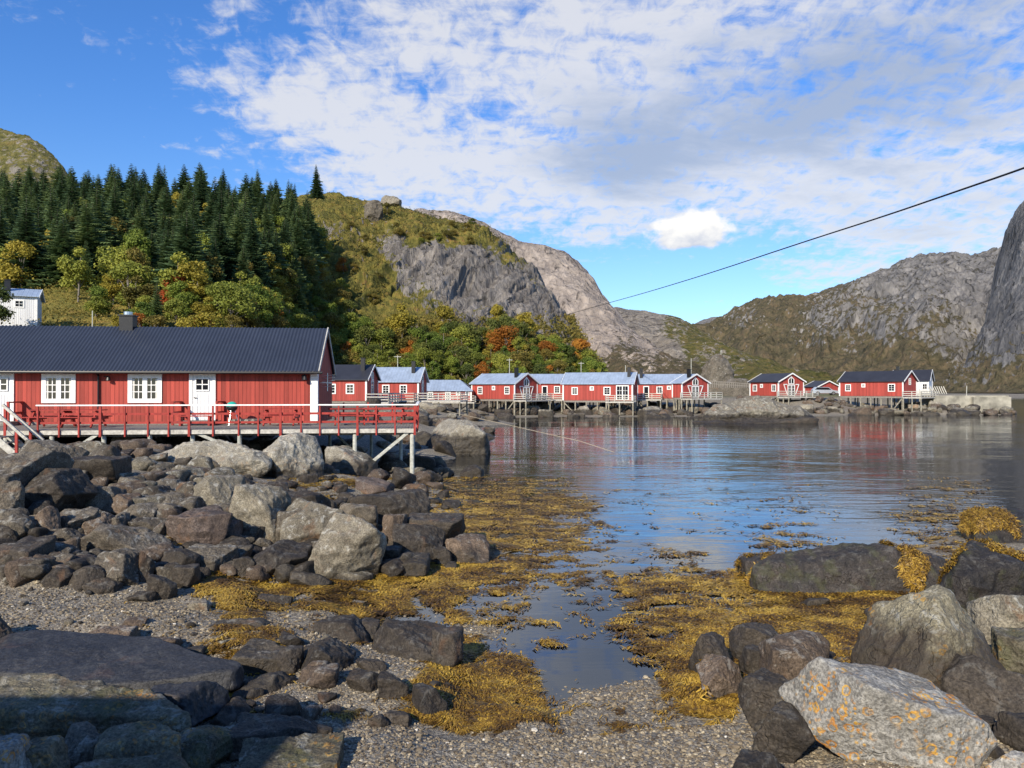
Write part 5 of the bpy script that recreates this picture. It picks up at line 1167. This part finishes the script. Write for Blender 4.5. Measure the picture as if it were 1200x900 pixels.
# rockweed draped over the black slabs
Vd = []; tn_d = []; r = np.random.default_rng(44)
for key, cond in (('black sloping slab', lambda V: (V[:,0] > 7.3) & (fbm(V*1.3, 4, 5) > .14)), ('dark rock topped', lambda V: (V[:,2] > .3) & (V[:,0] < 12.3) & (fbm(V*1.1, 4, 6) > -.02)),
                  ('long black rock slab', lambda V: (fbm(V*1.2, 4, 8) > .36)), ('black rounded lobe', lambda V: fbm(V*1.2, 3, 9) > .05),
                  ('flat brown boulder', lambda V: fbm(V*3, 3, 9) > .22)):
    o = [q for q in bpy.data.objects if q.get('label', '').startswith(key)][0]
    me = o.data; n = len(me.vertices); A = np.empty(n*3, np.float32); me.vertices.foreach_get('co', A); Nn = np.empty(n*3, np.float32); me.vertices.foreach_get('normal', Nn)
    mw = np.array(o.rotation_euler.to_matrix()); A = A.reshape(-1, 3)@mw.T+np.array(o.location); Nn = Nn.reshape(-1, 3)@mw.T
    idx = np.where((Nn[:,2] > .05) & (A[:,2] > .02) & cond(A))[0]
    if len(idx) == 0: continue
    k = min(9000, len(idx)*7); idx = r.choice(idx, k); P = A[idx]+r.normal(0, .03, (k, 3)); Nk = Nn[idx]; P += Nk*(.004+.018*r.random((k, 1)))
    dr = np.stack([r.normal(0, 1, k), r.normal(-.6, 1, k), r.normal(-.6, .3, k)], 1); dr -= Nk*(dr*Nk).sum(1)[:,None]; dr /= np.linalg.norm(dr, axis=1)[:,None]+1e-9
    sd = np.cross(dr, Nk); ln = (.05+.07*r.random((k, 1))); wd = .0045+.005*r.random((k, 1))
    p1 = P+dr*ln*.5+Nk*.02; p2 = p1+dr*ln*.5-Nk*.02
    Vd.append(np.stack([P-sd*wd, P+sd*wd, p1+sd*wd*1.2, p1-sd*wd*1.2, p2+sd*wd*.5, p2-sd*wd*.5], 1).reshape(-1, 3)); tn_d.append(np.repeat(np.clip(r.normal(.5, .25, k), 0, 1), 6))
Vd = np.concatenate(Vd); b0 = (np.arange(len(Vd)//6)*6)[:,None]; Fs = np.concatenate([b0+np.array([0,1,2,3]), b0+np.array([3,2,4,5])])
tag(link_mesh('draped_seaweed', np_mesh('draped_seaweed', Vd, Fs, M['weed'], False, {'tone': np.concatenate(tn_d)})), 'golden rockweed draped over the black slabs on the right', 'seaweed', kind='stuff')

# ------------------------------------------------------------------ trees
def tube_np(pts, rs, n=6):
    pts = np.asarray(pts, float); V = []; k = len(pts)
    for i in range(k):
        d = pts[min(i+1, k-1)]-pts[max(i-1, 0)]; d /= np.linalg.norm(d)+1e-9
        up = np.array([0, 0, 1.]) if abs(d[2]) < .9 else np.array([0, 1., 0]); x_ = np.cross(d, up); x_ /= np.linalg.norm(x_); y_ = np.cross(x_, d)
        for j in range(n): a = 2*math.pi*j/n; V.append(pts[i]+(x_*math.cos(a)+y_*math.sin(a))*rs[i])
    Fc = [(i*n+j, i*n+(j+1) % n, (i+1)*n+(j+1) % n, (i+1)*n+j) for i in range(k-1) for j in range(n)]
    return np.array(V), np.array(Fc)
def conifer_mesh(seed, H=12.0, R=2.6):
    r = np.random.default_rng(seed); V = []; Fc = []; tone = []
    tv, tf = tube_np([(0,0,-.6),(0,0,H*.4),(0,0,H*.97)], [.17,.08,.008])
    nl = 34
    for i in range(nl):
        t_ = (i/nl)**.92; z = H*(.07+.92*t_); rad = R*(1-t_)**.85*(1+r.normal(0, .10))+.10
        nb_ = int(11-5*t_); ph = r.random()*6.28
        for b_ in range(nb_):
            a = ph+6.28*b_/nb_+r.normal(0, .18); L = rad*(1+r.normal(0, .16)); droop = .22+.25*(1-t_)+r.normal(0, .06)
            d = np.array([math.cos(a), math.sin(a), 0]); sdv = np.array([-d[1], d[0], 0]); ns_ = 6; tn = np.clip(r.normal(.45, .22), 0, 1)
            for k_ in range(ns_):
                f_ = (k_+.2)/ns_; p = d*L*f_+np.array([0, 0, z-droop*L*f_+.22*L*f_*f_])
                tw = L*.34*(1-f_*.65)
                for sg in (-1, 1):
                    e = p+sdv*sg*tw+d*tw*.9+np.array([0, 0, -tw*(.35+.2*r.random())])
                    q = p+d*L*.24+np.array([0, 0, .03]); b0 = len(V); dd = np.array([0, 0, -L*.13])
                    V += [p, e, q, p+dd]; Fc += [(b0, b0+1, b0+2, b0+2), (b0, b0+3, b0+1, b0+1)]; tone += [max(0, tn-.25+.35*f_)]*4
    return (tv, tf), (np.array(V), np.array(Fc), np.array(tone))
def quads_ok(F_): return F_
def tri_from_degenerate(F_): return F_[:, :3]
CON = []
for i in range(7):
    (tv, tf), (cv, cf, tn) = conifer_mesh(300+i, 12.0, [2.7, 3.0, 2.4, 3.2, 2.6, 2.9, 2.1][i])
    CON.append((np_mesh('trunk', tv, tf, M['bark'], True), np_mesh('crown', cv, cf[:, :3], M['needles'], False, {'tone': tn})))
def broad_mesh(seed, H=6.0, R=2.3, nl=3600, leaf=.145, base=.18):
    r = np.random.default_rng(seed); tv, tf = tube_np([(0,0,-.5),(.1,0,H*.3),(.15,.1,H*.6),(.1,.1,H*.85)], [.13,.10,.06,.02]); parts = [(tv, tf)]
    nb_ = 13; cs = []; rs = []
    for i in range(nb_):
        z = H*(base+.1+(.88-base-.1)*r.random()); t_ = (z/H-base)/(1-base); m_ = R*math.sqrt(max(.08, 1-(2*t_-.85)**2))*.72
        a = r.random()*6.28; q = m_*math.sqrt(r.random()); c = np.array([q*math.cos(a), q*math.sin(a), z]); cs.append(c); rs.append(R*r.uniform(.26, .46))
        s0 = np.array([.1, .05, z*.45]); v, f_ = tube_np([s0, (s0+c)/2+np.array([0, 0, .15]), c], [.05, .035, .012], 5); parts.append((v, f_))
    cs.append(np.array([0, 0, H*.88])); rs.append(R*.33); rs = np.array(rs); cs = np.array(cs)
    ci = r.choice(len(cs), nl, p=rs**2/(rs**2).sum()); d = r.normal(size=(nl, 3)); d /= np.linalg.norm(d, axis=1)[:,None]
    rr = rs[ci]*(r.random(nl)**.45)*1.05; P = cs[ci]+d*rr[:,None]*np.array([1, 1, .82])
    nrm = r.normal(size=(nl, 3))*.7+d+np.array([0, 0, .5]); nrm /= np.linalg.norm(nrm, axis=1)[:,None]; ax = np.cross(nrm, r.normal(size=(nl, 3))); ax /= np.linalg.norm(ax, axis=1)[:,None]; ay = np.cross(nrm, ax)
    s_ = (leaf*(.6+.8*r.random(nl)))[:,None]
    V = np.stack([P-ax*s_, P-ay*s_*.6, P+ax*s_, P+ay*s_*.6], 1).reshape(-1, 3); Fc = np.arange(nl*4).reshape(-1, 4)
    cb_ = r.random(len(cs)); tone = np.repeat(np.clip(cb_[ci]*.6+r.random(nl)*.45, 0, 1), 4)
    tvs = []; tfs = []; b0 = 0
    for v, f_ in parts: tvs.append(v); tfs.append(f_+b0); b0 += len(v)
    return (np.concatenate(tvs), np.concatenate(tfs)), (V, Fc, tone)
BRO = []
for i in range(7):
    (tv, tf), (cv, cf, tn) = broad_mesh(500+i, 6.0, [2.3, 2.7, 1.9, 2.5, 2.1, 2.9, 2.2][i], base=[.15,.1,.25,.12,.2,.08,.15][i])
    BRO.append((np_mesh('trunk', tv, tf, M['bark'], True), np_mesh('crown', cv, cf, None, False, {'tone': tn})))
for tr_, cr_ in BRO: cr_.materials.append(M['leaf_green'])
def put_tree(kind, var, loc, H, rz, label, group, leaf=None, wide=1.0, name=None):
    src = CON if kind == 'c' else BRO; h0 = 12.0 if kind == 'c' else 6.0; s_ = H/h0
    root = empty(name or ('spruce_tree' if kind == 'c' else 'broadleaf_tree'), loc, rz); root.scale = (s_*wide, s_*wide, s_); root.rotation_euler = (random.uniform(-.04, .04), random.uniform(-.04, .04), rz); tag(root, label, 'tree', group)  # default name for any broadleaf, whatever the species
    t1 = link_mesh('trunk', src[var % 7][0], root); t2 = link_mesh('crown', src[var % 7][1], root)
    if leaf: t2.material_slots[0].link = 'OBJECT'; t2.material_slots[0].material = M[leaf]
    return root
def hp(name, px, py): return on_hill(name, px, py)
r = random.Random(21); pts = []
low = lambda x: float(np.interp(x, [-20, 30, 110, 130, 180, 230, 260, 330, 370, 392], [322, 334, 334, 312, 330, 352, 342, 345, 352, 330]))
top = lambda x: float(np.interp(x, [-20, 100, 300, 340, 372, 392], [248, 244, 243, 252, 285, 310]))
tries = 0
while len(pts) < 235 and tries < 9000:
    tries += 1; px = r.uniform(-25, 368); py = r.uniform(top(px), low(px)); p = hp('forest_hill', px, py)
    if min([(p-q).length for q in pts] or [99]) < 3.7: continue
    pts.append(p); H = r.uniform(7.5, 14.5)*(1.0 if px < 300 else .85); H = H*(.9 if py > 320 else 1.0)
    front = p.y < 125
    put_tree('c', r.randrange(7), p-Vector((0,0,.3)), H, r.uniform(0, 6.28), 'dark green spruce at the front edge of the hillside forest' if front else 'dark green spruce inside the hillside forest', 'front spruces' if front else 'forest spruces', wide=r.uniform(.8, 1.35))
pts2 = []; tries = 0
while len(pts2) < 34 and tries < 2000:
    tries += 1; px = r.uniform(60, 372); py = r.uniform(262, 350); p = hp('forest_hill', px, py)
    if min([(p-q).length for q in pts2] or [99]) < 7: continue
    pts2.append(p); c = r.choice(['leaf_green', 'leaf_lime', 'leaf_brown', 'leaf_green', 'leaf_gold'])
    put_tree('b', r.randrange(7), p-Vector((0,0,.2))+Vector((-1, -2.2, 0)), r.uniform(5.0, 8.0), r.uniform(0, 6.28), {'leaf_green':'green','leaf_lime':'yellow green','leaf_brown':'olive brown','leaf_gold':'golden'}[c]+' broadleaf tree standing among the dark spruces', c.replace('leaf_', '')+' broadleaf trees in the spruce forest', c, wide=.9, name={'leaf_green':'green_leaf_tree','leaf_lime':'broadleaf_tree','leaf_brown':'dull_leaf_tree','leaf_gold':'broadleaf_tree'}[c])  # tree name given by leaf colour, not by species
p = hp('forest_hill', 362, 262); put_tree('c', 2, at(371, 232, 190), 8.6, 1, 'lone spruce rising above the skyline at the right end of the forest', None, wide=.95)
for (px, py, H, lb) in [(183,385,5.5,'small dark spruce just right of the chimney of the near cabin'),(362,378,6,'small spruce above the right end of the near cabin roof'),(350,372,7,'young spruce low on the slope at the forest corner'),(216,200,0,None)]:
    if lb: put_tree('c', r.randrange(7), hp('forest_hill', px, py), H, 0, lb, None, wide=1.1)
# single coloured trees named by place
spec = [('forest_hill',22,335,6.5,'leaf_gold',1,'golden birch above the white house'),('forest_hill',5,334,5.5,'leaf_lime',3,'yellow green birch cut by the left edge'),
 ('forest_hill',140,345,7.0,'leaf_lime',5,'yellow green birch standing before the forest above the chimney'),('forest_hill',152,362,6.5,'leaf_lime',1,'lower yellow green birch right of the meadow'),
 ('forest_hill',160,285,5.0,'leaf_red',2,'orange red rowan glowing inside the dark spruces'),('forest_hill',120,300,7,'leaf_green',0,'bright green birch at the edge of the spruces'),
 ('forest_hill',205,366,5.0,'leaf_red',3,'red rowan above the near roof, left of the middle'),('forest_hill',212,360,7.5,'leaf_lime',0,'yellow green birch behind the red rowan'),
 ('forest_hill',232,366,7.0,'leaf_gold',4,'golden tipped birch right of the red rowan'),('forest_hill',333,352,6.2,'leaf_lime',6,'pale green birch under the red topped rowan'),
 ('forest_hill',334,338,4.6,'leaf_red',1,'red topped rowan against the dark spruces'),('forest_hill',318,392,5,'leaf_orange',2,'orange rowan above the right part of the near roof'),
 ('forest_hill',272,386,6.0,'leaf_lime',5,'broad yellow green tree above the middle of the near roof'),('forest_hill',236,398,3.0,'leaf_red',1,'low red bush at the near roof ridge'),
 ('forest_hill',165,396,3.0,'leaf_orange',1,'low orange bush right beside the chimney'),('forest_hill',300,385,5,'leaf_green',3,'green birch left of the orange rowan'),('forest_hill',255,380,5.5,'leaf_lime',2,'slim yellow green birch above the near roof'),
 ('forest_hill',350,398,5.5,'leaf_lime',0,'yellow green birch at the right end of the near roof'),
 ('crag_hill',378,312,7.0,'leaf_gold',2,'slim golden birch on the open hillside'),('crag_hill',400,318,4.0,'leaf_orange',1,'small orange bush on the open hillside'),('crag_hill',352,283,11,'leaf_green',5,'large round green tree on the hillside by the forest'),('crag_hill',372,298,8,'leaf_lime',1,'lower round green tree by the forest corner'),
 ('crag_hill',640,430,5.5,'leaf_orange',1,'bright orange tree behind the cabins, left one'),('crag_hill',681,432,6.5,'leaf_orange',3,'bright orange tree behind the longest cabin'),('crag_hill',584,385,6.0,'leaf_gold',2,'golden tree at the foot of the dark cliff'),
 ('crag_hill',470,402,8.5,'leaf_gold',0,'large golden tree below the crag'),('crag_hill',520,398,7.5,'leaf_gold',1,'tall golden tree in front of the cliff'),('crag_hill',620,400,6.5,'leaf_gold',4,'golden tree near the right end of the cliff'),('crag_hill',455,250,4,'leaf_brown',1,'olive bush on the hilltop skyline')]
for i, (hn, px, py, H, lf, v, lb) in enumerate(spec): put_tree('b', v, hp(hn, px, py)-Vector((0,0,.2)), H, i*1.3, lb, None, lf, wide=1.15)
pts = []; tries = 0; cols_ = ['leaf_green']*7+['leaf_lime']*5+['leaf_dark']*5+['leaf_gold']+['leaf_brown']*4+['leaf_orange']*0+['leaf_gold']*0
KN = {'leaf_green':'green_leaf_tree','leaf_lime':'broadleaf_tree','leaf_dark':'dull_leaf_tree','leaf_gold':'broadleaf_tree','leaf_brown':'dull_leaf_tree','leaf_orange':'orange_leaf_tree'}  # tree names picked by leaf colour, not species; all share the broadleaf meshes
names_ = {'leaf_green':'green','leaf_lime':'yellow green','leaf_dark':'dark green','leaf_gold':'golden','leaf_brown':'olive brown','leaf_orange':'orange'}
topb = lambda x: float(np.interp(x, [375, 420, 470, 520, 560, 600, 640, 680, 705], [400, 402, 410, 408, 405, 405, 414, 430, 446]))
while len(pts) < 400 and tries < 12000:
    tries += 1; px = r.uniform(376, 702); py = r.uniform(topb(px), 456); p = hp('crag_hill', px, py)
    if min([(p-q).length for q in pts] or [99]) < 2.1: continue
    pts.append(p); c = r.choice(cols_)
    if r.random() < .03: c = 'leaf_orange'
    if 520 < px < 660 and py < 415 and r.random() < .6: c = 'leaf_dark'
    if px < 480 and r.random() < .3: c = r.choice(['leaf_lime', 'leaf_green'])
    H = r.uniform(3.2, 6.4)*(1.1 if py < 425 else .9)
    put_tree('b', r.randrange(7), p-Vector((0,0,.3)), H, r.uniform(0, 6.28), names_[c]+' leafy tree in the autumn wood below the crag', names_[c]+' trees below the crag', c, wide=r.uniform(.9, 1.2), name=KN[c])
pts = []; tries = 0
while len(pts) < 40 and tries < 3000:
    tries += 1; px = r.uniform(110, 400); py = r.uniform(354, 412) if px < 330 else r.uniform(345, 430)
    p = hp('forest_hill', px, py)
    if min([(p-q).length for q in pts] or [99]) < 2.6: continue
    pts.append(p); c = r.choice(['leaf_lime','leaf_lime','leaf_green','leaf_brown','leaf_green','leaf_gold'])
    put_tree('b', r.randrange(7), p-Vector((0,0,.3)), r.uniform(3.0, 5.2), r.uniform(0, 6.28), names_[c]+' bushy tree on the slope above the near cabin roof', names_[c]+' bushes above the near roof', c, wide=1.2, name='broadleaf_tree')
for (n_, x0_, x1_, y0_, y1_, hn) in ((34, 345, 412, 350, 445, 'crag_hill'), (26, 300, 384, 330, 410, 'forest_hill')):
    pts = []; tries = 0
    while len(pts) < n_ and tries < 2500:
        tries += 1; p = hp(hn, r.uniform(x0_, x1_), r.uniform(y0_, y1_))
        if min([(p-q).length for q in pts] or [99]) < 3.0: continue
        pts.append(p); c = r.choice(['leaf_lime','leaf_green','leaf_brown','leaf_green','leaf_dark','leaf_gold'])
        put_tree('b', r.randrange(7), p-Vector((0,0,.3)), r.uniform(3.5, 6.5), r.uniform(0, 6.28), names_[c]+' tree on the slope between the spruces and the crag', names_[c]+' trees beside the spruces', c, wide=1.2, name=KN[c])
for i in range(22):     # scrub on the open hillside
    px = r.uniform(385, 560); py = r.uniform(262, 360) if px < 450 else r.uniform(252, 285); c = r.choice(['leaf_brown','leaf_dark','leaf_brown','leaf_lime'])
    put_tree('b', r.choice([1, 5]), hp('crag_hill', px, py)-Vector((0,0,.8)), r.uniform(1.5, 3.0), r.uniform(0, 6.28), names_[c]+' scrub bush on the grassy hillside of the crag', names_[c]+' scrub on the crag', c, wide=1.5, name='bush')
p = hp('forest_hill', 10, 392); rr_ = put_tree('b', 3, p+Vector((0, -2, .0)), 4.6, 0, 'rowan with red berries in front of the white house', None, 'leaf_dark', wide=1.1)
# undergrowth
def undergrowth(name, hn, region, n, leaf, mt, label, seed):
    V, hx, hy = HILLS[hn]; r = np.random.default_rng(seed); m_ = region(hx, hy); idx = np.where(m_)[0]
    wgt = 1.0; k = r.choice(idx, n); P = V[k]+np.stack([r.normal(0, .8, n), r.normal(0, .8, n), np.zeros(n)], 1); P[:,2] += np.abs(r.normal(0, .5, n))
    cl = fbm(P*.35, 3, seed); ok = r.random(n) < np.clip(.5+2*cl, 0, 1); P = P[ok]; n = len(P)
    nr = r.normal(size=(n, 3)); nr[:,2] += .6; nr /= np.linalg.norm(nr, axis=1)[:,None]; ax = np.cross(nr, r.normal(size=(n, 3))); ax /= np.linalg.norm(ax, axis=1)[:,None]; ay = np.cross(nr, ax); s_ = (leaf*(.5+r.random(n)))[:,None]
    Q = np.stack([P-ax*s_, P-ay*s_*.6, P+ax*s_, P+ay*s_*.6], 1).reshape(-1, 3)
    tone = np.repeat(np.clip(.5+1.2*fbm(P*.12, 3, seed+1)+r.normal(0, .15, n), 0, 1), 4)
    tag(link_mesh(name, np_mesh(name, Q, np.arange(n*4).reshape(-1, 4), M[mt], False, {'tone': tone})), label, 'undergrowth', kind='stuff')
undergrowth('undergrowth', 'crag_hill', lambda x, y: (x > 370) & (x < 700) & (y > 372) & (y < 457), 60000, .30, 'leaf_brown', 'low olive undergrowth between the autumn trees', 5)
undergrowth('undergrowth', 'forest_hill', lambda x, y: (x > -30) & (x < 410) & (y > 325) & (y < 430), 60000, .14, 'leaf_brown', 'rough grass and weeds on the slope above the near cabin', 6)
undergrowth('heather', 'crag_hill', lambda x, y: (x > 335) & (x < 600) & (y > 225) & (y < 372) & (y < 262+(x-380)*.12+np.where(x < 450, 90, 0)), 16000, .24, 'leaf_brown', 'heather and low scrub on the open hillside', 7)
